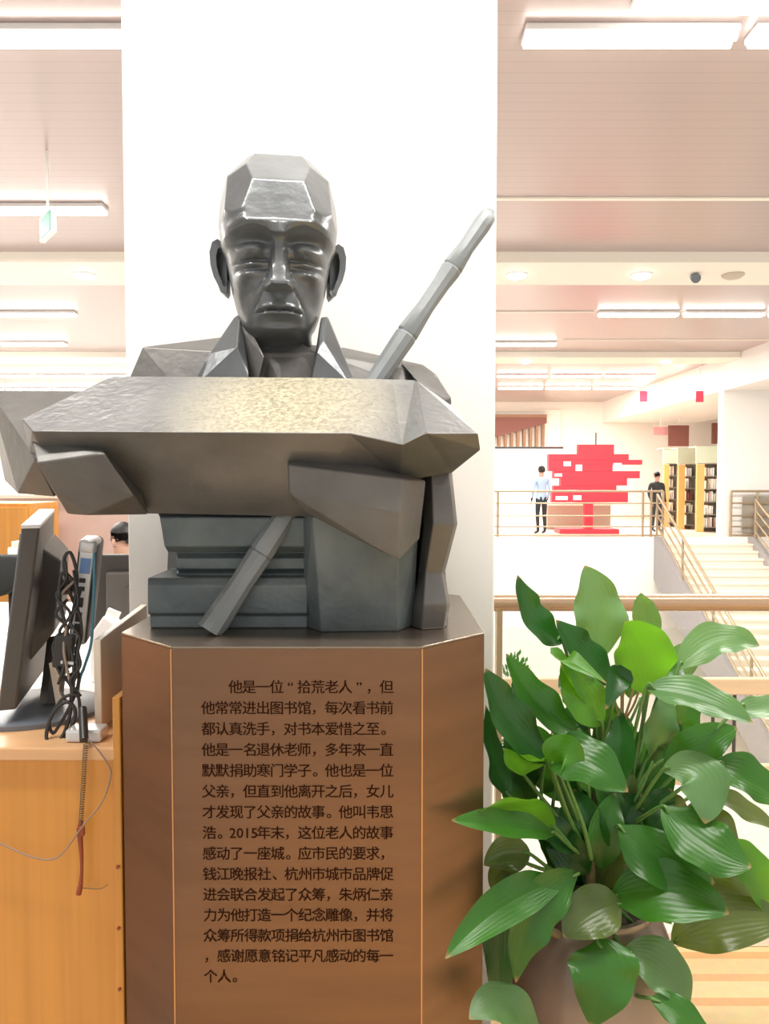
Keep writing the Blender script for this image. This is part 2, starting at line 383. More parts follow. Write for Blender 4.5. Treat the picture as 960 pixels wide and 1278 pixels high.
bm = BM(); tube(bm, [(c.x,12.16,HC-0.19),(c.x-0.02,11.99,HC-0.25)], [0.05,0.075], 14); link('spot_head', bm, M['bluegrey'], t, smooth=True, angle=0.7)
c = P(915,348,12.1)
t = thing('smoke_detector', (c.x, 12.1, HC-0.16), 'flat grey round detector under the near cross beam', 'smoke detector')
bm = BM(); lathe(bm, [(0.17,0),(0.17,-0.025),(0.12,-0.06),(0.04,-0.07)], (c.x,12.1,HC-0.16), 24); link('body_shell', bm, mat('beige_detector',(0.55,0.48,0.38)), t, smooth=True, angle=0.7)

# hanging exit sign
c = P(60, 281, 8.0)
t = thing('exit_sign', (c.x, 8.0, HC), 'small green lit sign hanging from the ceiling left of the pillar', 'exit sign')
R = Matrix.Rotation(radians(-52), 4, 'Z')
bm = BM(); obox(bm, c, (0.46, 0.05, 0.26), R); link('casing', bm, M['white'], t, bevel=0.008)
bm = BM(); obox(bm, c + R @ Vector((0.0, -0.028, 0.0)), (0.38, 0.006, 0.20), R); link('sign_face', bm, M['green_sign'], t)
bm = BM(); tube(bm, [(c.x, 8.0, HC), (c.x, 8.0, c.z+0.1)], 0.015, 8); link('hanger', bm, M['white'], t)
# ------------------------------------------------------------------ far gallery
def railing(name, pts, heights, post_x, label, mats=None, r=0.022, rt=0.032):
    """pts: two base points; bars run between them, posts at fractions post_x"""
    a, b = Vector(pts[0]), Vector(pts[1])
    t = thing(name, a, label, 'railing')
    up = Vector((0,0,1))
    bm = BM(); tube(bm, [a+up*heights[0], b+up*heights[0]], rt, 10); link('handrail', bm, M['rail'], t, smooth=True, angle=0.7)
    for h in heights[1:]:
        bm = BM(); tube(bm, [a+up*h, b+up*h], r, 8); link('bar', bm, M['rail'], t, smooth=True, angle=0.7)
    for f in post_x:
        bm = BM(); p = a.lerp(b, f); tube(bm, [p, p+up*heights[0]], 0.035, 8); link('post', bm, M['rail'], t, smooth=True, angle=0.7)
    return t
xa, xb = P(600,613,FARY+0.08).x, P(828,613,FARY+0.08).x
railing('gallery_railing', ((xa, FARY+0.08, 0), (xb, FARY+0.08, 0)), (1.26, 0.93, 0.58, 0.28, 0.04),
        (0.0, 0.095, 0.89, 0.935, 1.0), 'long bronze bar railing along the far gallery edge')
xc = P(913,613,FARY+0.1).x
tg = railing('gallery_railing', ((xc, FARY+0.1, 0), (xc+2.6, FARY+0.1, 0)), (1.26, 0.93, 0.58, 0.28, 0.04), (0.0, 0.28, 0.9),
        'short bronze railing in front of the white column by the stair')
bm = BM(); box(bm, xc+0.35, xc+2.5, FARY+0.17, FARY+0.19, 0.1, 1.1); o = link('infill_panel', bm, mat('grey_infill', (0.36,0.32,0.26), 0.5), tg); o['label'] = 'grey-brown infill panel'

# staircase coming down towards the camera
XS0, XS1 = P(806,670,FARY).x + 0.35, P(940,672,FARY-0.3).x
NS, RISE, RUN = 26, 0.173, 0.30
t = thing('staircase', (XS0, FARY, LOW), 'wide pale stone staircase climbing to the far gallery', 'staircase')
for k in range(NS):
    y1 = FARY - k*RUN; z1 = -(k+1)*RISE
    bm = BM(); box(bm, XS0, XS1, y1-RUN-0.03, y1, z1-0.05, z1); box(bm, XS0, XS1, y1-RUN, y1-RUN+0.04, z1-RISE+0.001, z1-0.05)
    link('step', bm, M['steptread'], t)
def stringer(x0, x1):
    bm = BM(); n = NS*RUN; d = NS*RISE
    pts = [(FARY+0.0, 0.02), (FARY-0.25, 0.02), (FARY-n-0.2, -d+0.06), (FARY-n-0.2, -d-0.0), (FARY-n+0.9, -d), (FARY-1.2, -1.9), (FARY, -1.15)]
    a = [bm.verts.new((x0, y, z)) for y, z in pts]; b = [bm.verts.new((x1, y, z)) for y, z in pts]
    bm.faces.new(a); bm.faces.new(b[::-1])
    for i in range(len(pts)): bm.faces.new((a[i], a[(i+1)%len(pts)], b[(i+1)%len(pts)], b[i]))
    return link('stringer', bm, M['stringer'], t)
stringer(XS0-0.12, XS0); stringer(XS1, XS1+0.12)
stairs = t
def stair_rail(x, y0, label):
    a = Vector((x, y0, -(FARY-y0)/RUN*RISE)); n = 7.4-(FARY-y0); b = a + Vector((0, -n, -n/RUN*RISE))
    t = bpy.data.objects.new('stair_railing', None); C.objects.link(t); t.location = a - stairs.location; t.parent = stairs; t['label'] = label; up = Vector((0,0,1)); off = a
    def link(name, bm, m, parent, **kw):
        bm.verts.ensure_lookup_table()
        for v in bm.verts: v.co -= off
        o = globals()['link'](name, bm, m, None, **kw); child_local(o, parent); return o
    for i, h in enumerate((1.2, 0.92, 0.64, 0.34)):
        bm = BM(); tube(bm, [a+up*h, b+up*h], 0.035 if i == 0 else 0.024, 10); link('handrail' if i == 0 else 'bar', bm, M['rail'], t, smooth=True, angle=0.7)
    for k in range(5):
        p = a.lerp(b, k/4); bm = BM(); tube(bm, [p+up*0.09, p+up*1.2], 0.032, 8); link('post', bm, M['rail'], t, smooth=True, angle=0.7)
stair_rail(XS0-0.06, FARY-0.05, 'sloping bronze railing down the left side of the stair')
stair_rail(XS1+0.06, FARY-0.3, 'sloping bronze railing down the right side of the stair')

# bright framed panel and louvred opening at the far left of the gap
bm = BM(); Y = 23.0
a = P(600, 560, Y); b = P(668, 668, Y)
box(bm, a.x, b.x, Y, Y+0.05, 0, a.z, 0)
o = struct('window_1', bm, [emit('bright_pane', (1.0,0.98,0.94), 0.9)], 'bright white glazed panel behind the far railing')
bm = BM(); box(bm, a.x-0.05, P(703,560,Y).x, Y-0.04, Y+0.06, a.z, a.z+0.06); box(bm, P(617,0,Y).x, P(620,0,Y).x, Y-0.04, Y, 0, a.z)
struct('window_1_frame', bm, M['darkgrey'])
Y = 32.72; a = P(612, 521, Y); b = P(682, 557, Y)
t = thing('louvred_screen', (a.x, Y, b.z), 'brown wooden louvred screen high on the far wall', 'screen')
bm = BM(); n = 9
for k in range(n):
    x = a.x + (b.x-a.x)*(k+0.5)/n; box(bm, x-0.06, x+0.06, Y, Y+0.2, b.z, a.z)
link('slats', bm, M['louvre'], t)
bm = BM(); prism(bm, [(a.x, a.z), (b.x, a.z), (b.x, a.z-0.25), (a.x, b.z+0.35)], Y-0.05, Y-0.01); link('valance', bm, M['brownpanel'], t)
bm = BM(); box(bm, a.x, b.x, Y-0.08, Y+0.25, a.z, a.z+0.12); link('top_bar', bm, M['louvre'], t)
bm = BM(); p = P(702,513,32.9); q = P(702,560,32.9)
box(bm, P(612,0,32.9).x, p.x, 32.9, 32.99, p.z, p.z+0.06); box(bm, p.x-0.05, p.x, 32.9, 32.99, q.z, p.z); struct('trim_4', bm, M['beam'])

# red stepped display stand
Y = 22.6
a = P(731, 671, Y)
t = thing('display_stand', (a.x, Y, 0), 'big red display stand of stepped blocks on the far gallery', 'display stand')
bm = BM()
for k, (y0, y1, x0, x1) in enumerate(((555,567,721,765),(567,574,684,783),(574,580,684,800),(580,588,684,763),(588,597,690,797),(597,606,699,781),(606,614,690,768),(614,629,688,782))):
    p, q = P(x0, y0, Y), P(x1, y1, Y); d = 0.02*(k%2)
    box(bm, p.x, q.x, Y-0.12-d, Y+0.12+d, q.z, p.z)
link('stepped_panel', bm, M['red'], t)
for x0, x1, y0, y1 in ((702,711,576,582),(717,725,580,588),(691,700,591,595),(764,774,578,583),(692,707,619,624),(714,724,618,624)):
    p, q = P(x0,y0,Y), P(x1,y1,Y); bm = BM(); box(bm, p.x, q.x, Y-0.17, Y-0.125, q.z, p.z); link('picture_card', bm, M['white'], t)
bm = BM(); p, q = P(729,629,Y), P(739,665,Y); box(bm, p.x, q.x, Y-0.1, Y+0.1, 0.1, p.z+0.02); link('post', bm, M['red'], t)
bm = BM(); p, q = P(695,664,Y), P(768,671,Y); box(bm, p.x, q.x, Y-0.4, Y+0.4, 0, 0.14); link('foot', bm, M['red'], t, bevel=0.01)
bm = BM(); p = P(744,540,Y); q = P(744,555,Y); tube(bm, [(p.x,Y,q.z-0.01),(p.x,Y,p.z)], 0.02, 8); link('rod', bm, M['darkgrey'], t)
# low counter behind the stand
Y = 24.2; p, q = P(684,629,Y), P(762,664,Y)
t = thing('counter', (p.x, Y, 0), 'grey-brown low counter behind the red stand', 'counter')
bm = BM(); box(bm, p.x, q.x, Y, Y+0.7, 0, p.z-0.05); link('cabinet_body', bm, mat('grey_brown', (0.34,0.30,0.24), 0.6), t)
bm = BM(); box(bm, p.x-0.05, q.x+0.05, Y-0.05, Y+0.75, p.z-0.05, p.z); link('worktop', bm, M['laminate'], t, bevel=0.01)

# bookcases with orange end panels
def bookcase(px0, px1, px2, ytop, Y, label, seed):
    rnd = random.Random(seed)
    x0, x1, x2 = [(p-480)*Y/950 for p in (px0, px1, px2)]
    H = P(0, ytop, Y).z
    t = thing('bookcase', (x0, Y, 0), label, 'bookcase')
    bm = BM(); box(bm, x0+0.03, x1, Y-0.02, Y+0.06, 0, H*0.80); link('end_panel', bm, M['orangepanel'], t, bevel=0.01)
    bm = BM(); box(bm, x1, x2, Y+0.42, Y+0.5, 0, H); box(bm, x2-0.03, x2, Y, Y+0.5, 0, H*0.8); link('carcass', bm, M['shelfdark'], t)
    lev = [0.12 + i*(H*0.8-0.12)/5 for i in range(6)]
    for z in lev:
        bm = BM(); box(bm, x1, x2-0.03, Y, Y+0.42, z, z+0.03); link('shelf', bm, M['shelfdark'], t)
    bm = BM(); box(bm, x0, x2, Y-0.01, Y+0.04, H*0.80+0.03, H); box(bm, x0-0.01, x2+0.01, Y-0.03, Y+0.52, H, H+0.03); link('top_panel', bm, M['green_glass'], t)
    cols = ['white','laminate','brownpanel','partition','white','green_glass','laminate','white']
    for i, z in enumerate(lev[:5]):
        x = x1 + 0.02
        while x < x2-0.13:
            w = rnd.uniform(0.05, 0.09); h = rnd.uniform(0.22, 0.31); key = (rnd.choice(cols))
            if key not in bookmesh:
                b2 = BM(); box(b2, -0.5, 0.5, -0.5, 0.5, 0, 1, 0)
                # rounded spine
                bmesh.ops.bevel(b2, geom=[e for e in b2.edges if abs(e.verts[0].co.y+0.5)<1e-4 and abs(e.verts[1].co.y+0.5)<1e-4 and abs(e.verts[0].co.x-e.verts[1].co.x)<1e-4], offset=0.25, segments=3, affect='EDGES')
                ob = link('book', b2, M[key]); bookmesh[key] = ob
            else:
                ob = bookmesh[key].copy(); C.objects.link(ob)
            ob.location = (x+w/2, Y+0.18, z+0.03); ob.scale = (w*0.94, 0.24, h)
            tag(ob, 'small book on the shelves of the '+label, 'book', 'books in the '+label)
            x += w + (0.12 if rnd.random() < 0.2 else 0.0)
bookmesh = {}
bookcase(827, 835, 846, 560, 25.5, 'farthest orange-ended bookcase beyond the stair', 1)
bookcase(845, 855, 869, 560, 24.2, 'middle orange-ended bookcase beyond the stair', 2)
bookcase(868, 879, 902, 558, 23.0, 'nearest orange-ended bookcase beside the white column', 3)

# wall boards and hanging banners
def board(name, x0, x1, y0, y1, Y, m, label, cat, th=0.08):
    p, q = P(x0,y0,Y), P(x1,y1,Y); t = thing(name, ((p.x+q.x)/2, Y, q.z), label, cat)
    bm = BM(); box(bm, p.x, q.x, Y-th, Y, q.z, p.z); link('panel', bm, m, t, bevel=0.012)
    return t, p, q
t, p, q = board('wall_board', 834, 859, 531, 557, 30.0, M['brownpanel'], 'square brown board hanging over the bookcases', 'board')
bm = BM(); tube(bm, [((p.x+q.x)/2, 29.96, p.z), ((p.x+q.x)/2, 29.96, HC)], 0.02, 6); link('hanger', bm, M['white'], t)
t, p, q = board('wall_board', 888, 912, 528, 554, 30.0, M['brownpanel'], 'brown board half hidden by the white column', 'board')
bm = BM(); tube(bm, [((p.x+q.x)/2, 29.96, p.z), ((p.x+q.x)/2, 29.96, HC)], 0.02, 6); link('hanger', bm, M['white'], t)
t, p, q = board('wall_board', 815, 833, 533, 543, 30.2, mat('pink_board',(0.75,0.35,0.36),0.6), 'narrow pink board beside the square brown one', 'board')
bm = BM(); tube(bm, [((p.x+q.x)/2, 30.16, p.z), ((p.x+q.x)/2, 30.16, HC)], 0.02, 6); link('hanger', bm, M['white'], t)
for px, YY, lab in ((803,26.0,'small red banner hanging over the red stand side'), (873,22.0,'small red banner hanging nearer the white bulkhead')):
    t, p, q = board('hanging_banner', px-4.5, px+5, 488, 502, YY, M['redsign'], lab, 'banner', 0.03)
    bm = BM(); tube(bm, [((p.x+q.x)/2, YY-0.015, p.z), ((p.x+q.x)/2, YY-0.015, HC)], 0.012, 6); link('cord', bm, M['white'], t)
# ------------------------------------------------------------------ people
def person(name, loc, rz, label, pose, top, legs, height=1.68, headtilt=0.0):
    """one skinned body; hair is a child"""
    t = thing(name, loc, label, 'person'); t.rotation_euler = (0, 0, rz)
    k = height/1.70
    if pose == 'stand':
        J = {'pelvis':(0,0,.92),'waist':(0,0,1.06),'chest':(0,.0,1.28),'neck':(0,0,1.44),'chin':(0,-.012,1.50),'head':(0,-.01,1.60),
             'hipL':(-.09,0,.88),'kneeL':(-.10,-.02,.49),'ankL':(-.10,.02,.08),'toeL':(-.11,-.14,.035),
             'hipR':(.09,0,.88),'kneeR':(.10,-.02,.49),'ankR':(.10,.02,.08),'toeR':(.11,-.14,.035),
             'shL':(-.19,0,1.38),'elL':(-.24,.02,1.10),'wrL':(-.22,-.10,.87),'shR':(.19,0,1.38),'elR':(.24,.02,1.10),'wrR':(.22,-.10,.87)}
    else:
        J = {'pelvis':(0,.0,.50),'waist':(0,.0,.64),'chest':(0,-.03,.86),'neck':(0,-.06,1.03),'chin':(0,-.09,1.09),'head':(0,-.10,1.19),
             'hipL':(-.09,-.04,.50),'kneeL':(-.11,-.46,.52),'ankL':(-.11,-.45,.10),'toeL':(-.12,-.58,.04),
             'hipR':(.09,-.04,.50),'kneeR':(.11,-.46,.52),'ankR':(.11,-.45,.10),'toeR':(.12,-.58,.04),
             'shL':(-.19,-.04,.96),'elL':(-.25,-.14,.74),'wrL':(-.14,-.42,.78),'shR':(.19,-.04,.96),'elR':(.25,-.14,.74),'wrR':(.14,-.42,.78)}
    R = {'pelvis':(.15,.11),'waist':(.135,.10),'chest':(.165,.115),'neck':(.055,.055),'chin':(.062,.070),'head':(.078,.092),
         'hip':(.085,.085),'knee':(.055,.055),'ank':(.038,.038),'toe':(.036,.026),'sh':(.062,.062),'el':(.042,.042),'wr':(.027,.030)}
    E = [('pelvis','waist'),('waist','chest'),('chest','neck'),('neck','chin'),('chin','head'),('pelvis','hipL'),('hipL','kneeL'),('kneeL','ankL'),('ankL','toeL'),
         ('pelvis','hipR'),('hipR','kneeR'),('kneeR','ankR'),('ankR','toeR'),('chest','shL'),('shL','elL'),('elL','wrL'),('chest','shR'),('shR','elR'),('elR','wrR')]
    # hands: palm plus five fingers each
    for s, sx in (('L',-1),('R',1)):
        w = Vector(J['wr'+s]); d = (w - Vector(J['el'+s])).normalized()
        J['palm'+s] = w + d*.06; R['palm'] = (.028,.016); E.append(('wr'+s,'palm'+s))
        for i, l in enumerate((.062,.075,.070,.055)):
            off = Vector((0, (i-1.5)*.017, 0)) if pose == 'stand' else Vector(((i-1.5)*.017, 0, 0))
            J['f%d%s'%(i,s)] = J['palm'+s] + d*l*0.6 + off; J['g%d%s'%(i,s)] = J['palm'+s] + d*l*1.1 + off + Vector((-sx*.012,0,-.01))
            R['f%d'%i] = (.009,.009); R['g%d'%i] = (.008,.008); E += [('palm'+s,'f%d%s'%(i,s)), ('f%d%s'%(i,s),'g%d%s'%(i,s))]
        J['th'+s] = w + d*.05 + Vector((-sx*.02,-.035,0)); R['th'] = (.010,.010); E.append(('wr'+s,'th'+s))
    names = list(J)
    me = bpy.data.meshes.new('body'); me.from_pydata([Vector(J[n])*k for n in names], [(names.index(a), names.index(b)) for a, b in E], [])
    o = bpy.data.objects.new('body', me); C.objects.link(o)
    md = o.modifiers.new('skin', 'SKIN'); md.use_smooth_shade = True
    for i, n in enumerate(names):
        sv = me.skin_vertices[0].data[i]; key = n if n in R else n[:-1]
        sv.radius = (R[key][0]*k, R[key][1]*k); sv.use_root = (n == 'pelvis')
    sub = o.modifiers.new('sub', 'SUBSURF'); sub.levels = 1; sub.render_levels = 1
    dg = bpy.context.evaluated_depsgraph_get(); me2 = bpy.data.meshes.new_from_object(o.evaluated_get(dg))
    bpy.data.objects.remove(o); o = bpy.data.objects.new('body', me2); C.objects.link(o); child_local(o, t)
    me2.materials.clear()
    for m in (M['skin'], top, legs, M['black']): me2.materials.append(m)
    nz = J['neck'][2]*k; pz = J['pelvis'][2]*k
    for f in me2.polygons:
        c = f.center; f.use_smooth = True
        if pose == 'stand':
            i = 0 if c.z > nz+.005 or (c.z < .86*k and abs(c.x) > .19*k) else 1 if c.z > pz else 2 if c.z > .09*k else 3
        else:
            i = 0 if c.z > nz+.005 or (c.y < -.40*k and c.z > .72*k) else 1 if c.z > pz+.06*k else 2 if c.z > .1*k else 3
        f.material_index = i
    # face: nose, ears, eyes pressed into one small mesh each
    h = Vector(J['head'])*k
    bm = BM(); bmesh.ops.create_icosphere(bm, subdivisions=3, radius=1)
    for v in bm.verts:
        v.co = Vector((v.co.x*.088*k, v.co.y*.105*k+.012*k, v.co.z*.112*k+.025*k)) + h
    kill = [v for v in bm.verts if (v.co.y-h.y) < -.045*k and (v.co.z-h.z) < .045*k or (v.co.z-h.z) < -.045*k]
    bmesh.ops.delete(bm, geom=kill, context='VERTS'); child_local(link('hair', bm, M['hair'], smooth=True), t)
    def blob(name, c, r, m):
        bm = BM(); vs = bmesh.ops.create_icosphere(bm, subdivisions=2, radius=1)['verts']
        for v in vs: v.co = Vector((v.co.x*r[0]+c[0], v.co.y*r[1]+c[1], v.co.z*r[2]+c[2]))*k + h
        child_local(link(name, bm, m, smooth=True), t)
    for s in (-1, 1):
        blob('ear', (s*.082, 0, -.005), (.012, .02, .032), M['skin'])
        blob('eye', (s*.030, -.086, .004), (.011, .006, .004), M['features'])
    blob('nose', (0, -.092, -.016), (.013, .02, .024), M['skin']); blob('mouth', (0, -.083, -.05), (.020, .007, .004), M['features'])
    return t
c = P(676, 600, 22.0)
person('person', (c.x, 22.0, 0), radians(200), 'person in pale blue shirt and dark trousers standing left of the red stand', 'stand', M['shirt'], M['darkcloth'], 1.95)
c = P(820, 600, 23.0)
person('person', (c.x, 23.0, 0), radians(10), 'person in black standing between the red stand and the bookcases', 'stand', M['darkcloth'], M['darkcloth'], 1.80)
c = P(157, 672, 5.6)
person('person', (c.x, 5.7, -0.03), radians(-20), 'dark-haired person seated behind the desk monitor beside the pillar', 'sit', mat('grey_top',(0.25,0.25,0.28),0.8), M['darkcloth'], 1.64)
# ------------------------------------------------------------------ left: staff area behind the counter
c0, c1 = P(38,622,6.4), P(180,622,6.4)
bm = BM(); box(bm, -4.6, c1.x+0.9, 6.4, 6.48, 0, c0.z)
t = thing('office_partition', (-3, 6.4, 0), 'dusty pink office partition behind the staff desks', 'partition')
link('screen_panel', bm, M['partition'], t)
bm = BM(); box(bm, -4.6, c1.x+0.9, 6.385, 6.495, c0.z, c0.z+0.03); link('top_cap', bm, M['laminate'], t)
p, q = P(-40,628,5.6), P(38,700,5.6)
t = thing('wood_cabinet', (p.x, 5.6, 0), 'tall orange wood cabinet at the far left edge', 'cabinet')
bm = BM(); box(bm, p.x, q.x, 5.6, 6.1, 0, p.z); link('carcass', bm, M['wood'], t, bevel=0.006)
bm = BM(); box(bm, p.x+0.01, (p.x+q.x)/2-0.004, 5.58, 5.6, 0.08, p.z-0.03); link('door', bm, M['wood'], t, bevel=0.004)
bm = BM(); box(bm, (p.x+q.x)/2+0.004, q.x-0.01, 5.58, 5.6, 0.08, p.z-0.03); link('door', bm, M['wood'], t, bevel=0.004)
def staff_desk(y0, y1, label):
    t = thing('staff_desk', (-1.7, y0, 0), label, 'desk')
    bm = BM(); box(bm, -3.0, -0.75, y0, y1, 0.72, 0.75); link('desktop', bm, M['whitedesk'], t, bevel=0.004)
    for x in (-2.97, -0.82):
        bm = BM(); box(bm, x, x+0.04, y0+0.05, y1-0.05, 0, 0.72); link('side_panel', bm, M['laminate'], t)
    bm = BM(); box(bm, -2.93, -0.82, y1-0.1, y1-0.08, 0.2, 0.72); link('modesty_panel', bm, M['laminate'], t)
staff_desk(2.9, 3.95, 'white staff desk just behind the wooden counter'); staff_desk(3.97, 5.0, 'white staff desk farther back, in front of the seated person')
def monitor_facing(name, px0, px1, py0, py1, Y, desk, label):
    p, q = P(px0,py0,Y), P(px1,py1,Y); cx = (p.x+q.x)/2
    t = thing(name, (cx, Y, desk), label, 'monitor')
    bm = BM(); box(bm, p.x, q.x, Y, Y+0.03, q.z, p.z); link('casing', bm, M['black'], t, bevel=0.008)
    bm = BM(); box(bm, p.x+0.12, q.x-0.12, Y-0.03, Y, q.z+0.06, p.z-0.08); link('rear_housing', bm, M['darkgrey'], t, bevel=0.01)
    bm = BM(); box(bm, cx-0.03, cx+0.03, Y-0.045, Y-0.03, desk+0.01, p.z-0.15); link('neck', bm, M['darkgrey'], t)
    bm = BM(); lathe(bm, [(0.12,0),(0.12,0.012),(0.03,0.02)], (cx, Y, desk), 24); link('foot', bm, M['darkgrey'], t, smooth=True, angle=0.7)
    bm = BM(); box(bm, p.x+0.012, q.x-0.012, Y+0.03, Y+0.032, q.z+0.012, p.z-0.012); link('screen', bm, M['bluegrey'], t)
monitor_facing('monitor', 102, 235, 692, 790, 3.6, 0.75, 'black monitor seen from behind, half hidden by the pillar')
# office chair back at the far left
Y = 4.0; p = P(-15, 690, 3.2)
t = thing('office_chair', (p.x, 2.55+0.1, 0), 'black office chair at the left edge behind the leaning monitor', 'chair')
cx, cy = P(2, 712, 2.62).x, 2.62
bm = BM()
pts = [P(-45,700,cy), P(-20,693,cy), P(40,694,cy), P(47,705,cy), P(40,728,cy), P(22,733,cy), P(0,745,cy), P(-45,750,cy)]
prism(bm, [(v.x, v.z) for v in pts], cy, cy+0.06); link('backrest', bm, M['darkcloth'], t, bevel=0.012, smooth=True, angle=0.6)
zs = 0.48
bm = BM(); obox(bm, (cx, cy-0.26, zs), (0.46, 0.46, 0.08)); link('seat', bm, M['darkcloth'], t, bevel=0.03, bseg=3, smooth=True, angle=0.9)
bm = BM(); tube(bm, bez([(cx,cy-0.05,zs-0.03),(cx,cy+0.08,zs+0.05),(cx,cy+0.085,1.2)], 8), 0.02, 8); link('back_bar', bm, M['black'], t, smooth=True)
bm = BM(); tube(bm, [(cx,cy-0.26,0.08),(cx,cy-0.26,zs-0.03)], 0.03, 12); link('gas_column', bm, M['black'], t, smooth=True, angle=0.8)
for k in range(5):
    a = 2*pi*k/5+0.3; e = (cx+0.28*cos(a), cy-0.26+0.28*sin(a), 0.07)
    bm = BM(); tube(bm, [(cx,cy-0.26,0.1), e], [0.028,0.018], 8); lg = link('leg', bm, M['black'], t, smooth=True, angle=0.8)
    bm = BM(); tube(bm, [(e[0]-0.015,e[1],0.03),(e[0]+0.015,e[1],0.03)], 0.03, 12); w_ = link('caster', bm, M['black'], lg)
# papers and white box on the staff desks
for i, (px, py, Y, lab) in enumerate(((60,760,4.4,'white paper sheet on the far staff desk'),(14,800,3.3,'white paper sheet on the near staff desk at the left edge'),(90,820,3.3,'white paper sheet on the near staff desk behind the cables'))):
    c = P(px, py, Y); bm = BM(); obox(bm, (c.x, Y, 0.753), (0.22, 0.30, 0.004), (0,0,0.3*i-0.2)); tag(link('paper_sheet', bm, M['white']), lab, 'paper')
c = P(132, 800, 3.0); t = thing('tissue_pack', (c.x, 3.0, 0.75), 'upright white paper pack on the desk beside the pillar', 'paper pack')
bm = BM(); prism(bm, [(c.x-0.06,0.75),(c.x+0.07,0.75),(c.x+0.055,0.98),(c.x+0.0,1.02),(c.x-0.05,0.95)], 2.98, 3.06); link('wrapper', bm, M['white'], t, bevel=0.01)
bm = BM(); obox(bm, (c.x+0.02,3.02,1.01), (0.05,0.02,0.05),(0,0.4,0)); link('flap', bm, M['white'], t)
# white desk organiser behind the monitor
c = P(34, 684, 4.3); t = thing('document_holder', (c.x, 4.3, 0.75), 'white upright document holder behind the leaning monitor', 'document holder')
bm = BM(); obox(bm, (c.x, 4.3, (c.z+0.75)/2), (0.10, 0.26, c.z+0.03-0.75)); link('case', bm, M['white'], t, bevel=0.008)
bm = BM(); obox(bm, (c.x, 4.3, c.z+0.03), (0.07, 0.22, 0.03)); link('papers', bm, M['laminate'], t)

# ------------------------------------------------------------------ wooden service counter
CT = 1.0; CY = 1.56
xr = P(143, 930, CY).x
t = thing('service_counter', (-1.5, CY, 0), 'orange wood service counter left of the plinth', 'counter')
bm = BM(); box(bm, -2.6, xr, CY, CY+0.03, 0.05, CT-0.025); link('front_panel', bm, M['wood'], t)
bm = BM(); box(bm, -2.6, xr+0.006, CY-0.012, 2.02, CT-0.028, CT); link('countertop', bm, M['woodlight'], t, bevel=0.004)
bm = BM(); box(bm, xr, xr+0.017, CY-0.012, 2.02, 0.0, CT+0.105); tr = link('end_trim', bm, M['wood'], t, bevel=0.003)
for z in (0.49, 0.62, 0.75):
    bm = BM(); tube(bm, [(xr+0.008, CY-0.016, z),(xr+0.008, CY-0.012, z)], 0.0035, 10); link('screw', bm, M['penred'], tr)
bm = BM(); box(bm, -2.6, xr, CY+0.03, 2.0, 0.0, 0.05); link('plinth_board', bm, M['darkgrey'], t)
bm = BM()
pts = [(1.66, CT+0.001), (1.66, 1.20), (1.99, 1.225), (1.99, CT+0.001)]
xa = P(126, 850, 1.68).x
a = [bm.verts.new((xa-0.008, y, z)) for y, z in pts]; b = [bm.verts.new((xa+0.008, y, z)) for y, z in pts]
bm.faces.new(a); bm.faces.new(b[::-1])
for i in range(4): bm.faces.new((a[i], a[(i+1)%4], b[(i+1)%4], b[i]))
link('screen_board', bm, M['laminate'], t, bevel=0.002)

# leaning monitor seen from behind and the side
A = P(50,657,1.66); B = P(68,637,2.06)         # top near / far corners
A2 = P(20,886,1.66); B2 = P(62,828,2.06)       # bottom near / far
t = thing('monitor', (A2.x, 1.8, CT), 'black flat monitor seen edge-on, leaning on the wooden counter', 'monitor')
th = Vector((-0.035, -0.012, 0))
def slab8(bm, q, off):
    a = [bm.verts.new(v) for v in q]; b = [bm.verts.new(v+off) for v in q]
    bm.faces.new(a); bm.faces.new(b[::-1])
    for i in range(4): bm.faces.new((a[i], a[(i+1)%4], b[(i+1)%4], b[i]))
bm = BM(); slab8(bm, [A, B, B2, A2], th); link('casing', bm, M['darkgrey'], t, bevel=0.005)
bm = BM(); e = Vector((0,0,0.004)); slab8(bm, [A+e, B+e, B+e-Vector((0,0,0.008)), A+e-Vector((0,0,0.008))], th*1.02); o = link('top_edge', bm, M['silver'], t, bevel=0.001); o['label'] = 'silver top edge'
ins = lambda u, v: A.lerp(B, u).lerp(A2.lerp(B2, u), v)
bm = BM(); q = [ins(.22,.14), ins(.98,.14), ins(.98,.80), ins(.22,.80)]; n = Vector((0.04,0.014,0))
q2 = [ins(.36,.24)+n, ins(.9,.24)+n, ins(.9,.66)+n, ins(.36,.66)+n]
a = [bm.verts.new(v) for v in q]; b = [bm.verts.new(v) for v in q2]
bm.faces.new(a[::-1]); bm.faces.new(b)
for i in range(4): bm.faces.new((a[i], a[(i+1)%4], b[(i+1)%4], b[i]))
link('rear_housing', bm, M['darkgrey'], t, bevel=0.006)
bm = BM(); q = [v+th*1.03 for v in (ins(.04,.04), ins(.96,.04), ins(.96,.94), ins(.04,.94))]; slab8(bm, q, Vector((-0.002,0,0))); link('screen', bm, M['bluegrey'], t)
nb = ins(.5,.72); bx = P(48,888,1.80)
bm = BM(); tube(bm, [nb+Vector((0.05,0.0,0)), (bx.x+0.03, 1.80, CT+0.015)], 0.026, 6); link('neck', bm, M['darkgrey'], t)
bm = BM(); obox(bm, ((nb.x+bx.x)/2+0.068, 1.775, CT+0.075), (0.012, 0.02, 0.10), (0,-0.15,0)); o = link('neck_label', bm, M['laminate'], t); o['label'] = 'pale sticker on the stand neck'
bm = BM(); lathe(bm, [(0.155,0),(0.155,0.010),(0.14,0.016),(0.02,0.022)], (bx.x-0.02, 1.80, CT+0.001), 48)
for v in bm.verts: v.co.x = bx.x-0.02 + (v.co.x-bx.x+0.02)*1.12
link('foot', bm, M['bluegrey'], t, smooth=True, angle=0.5)

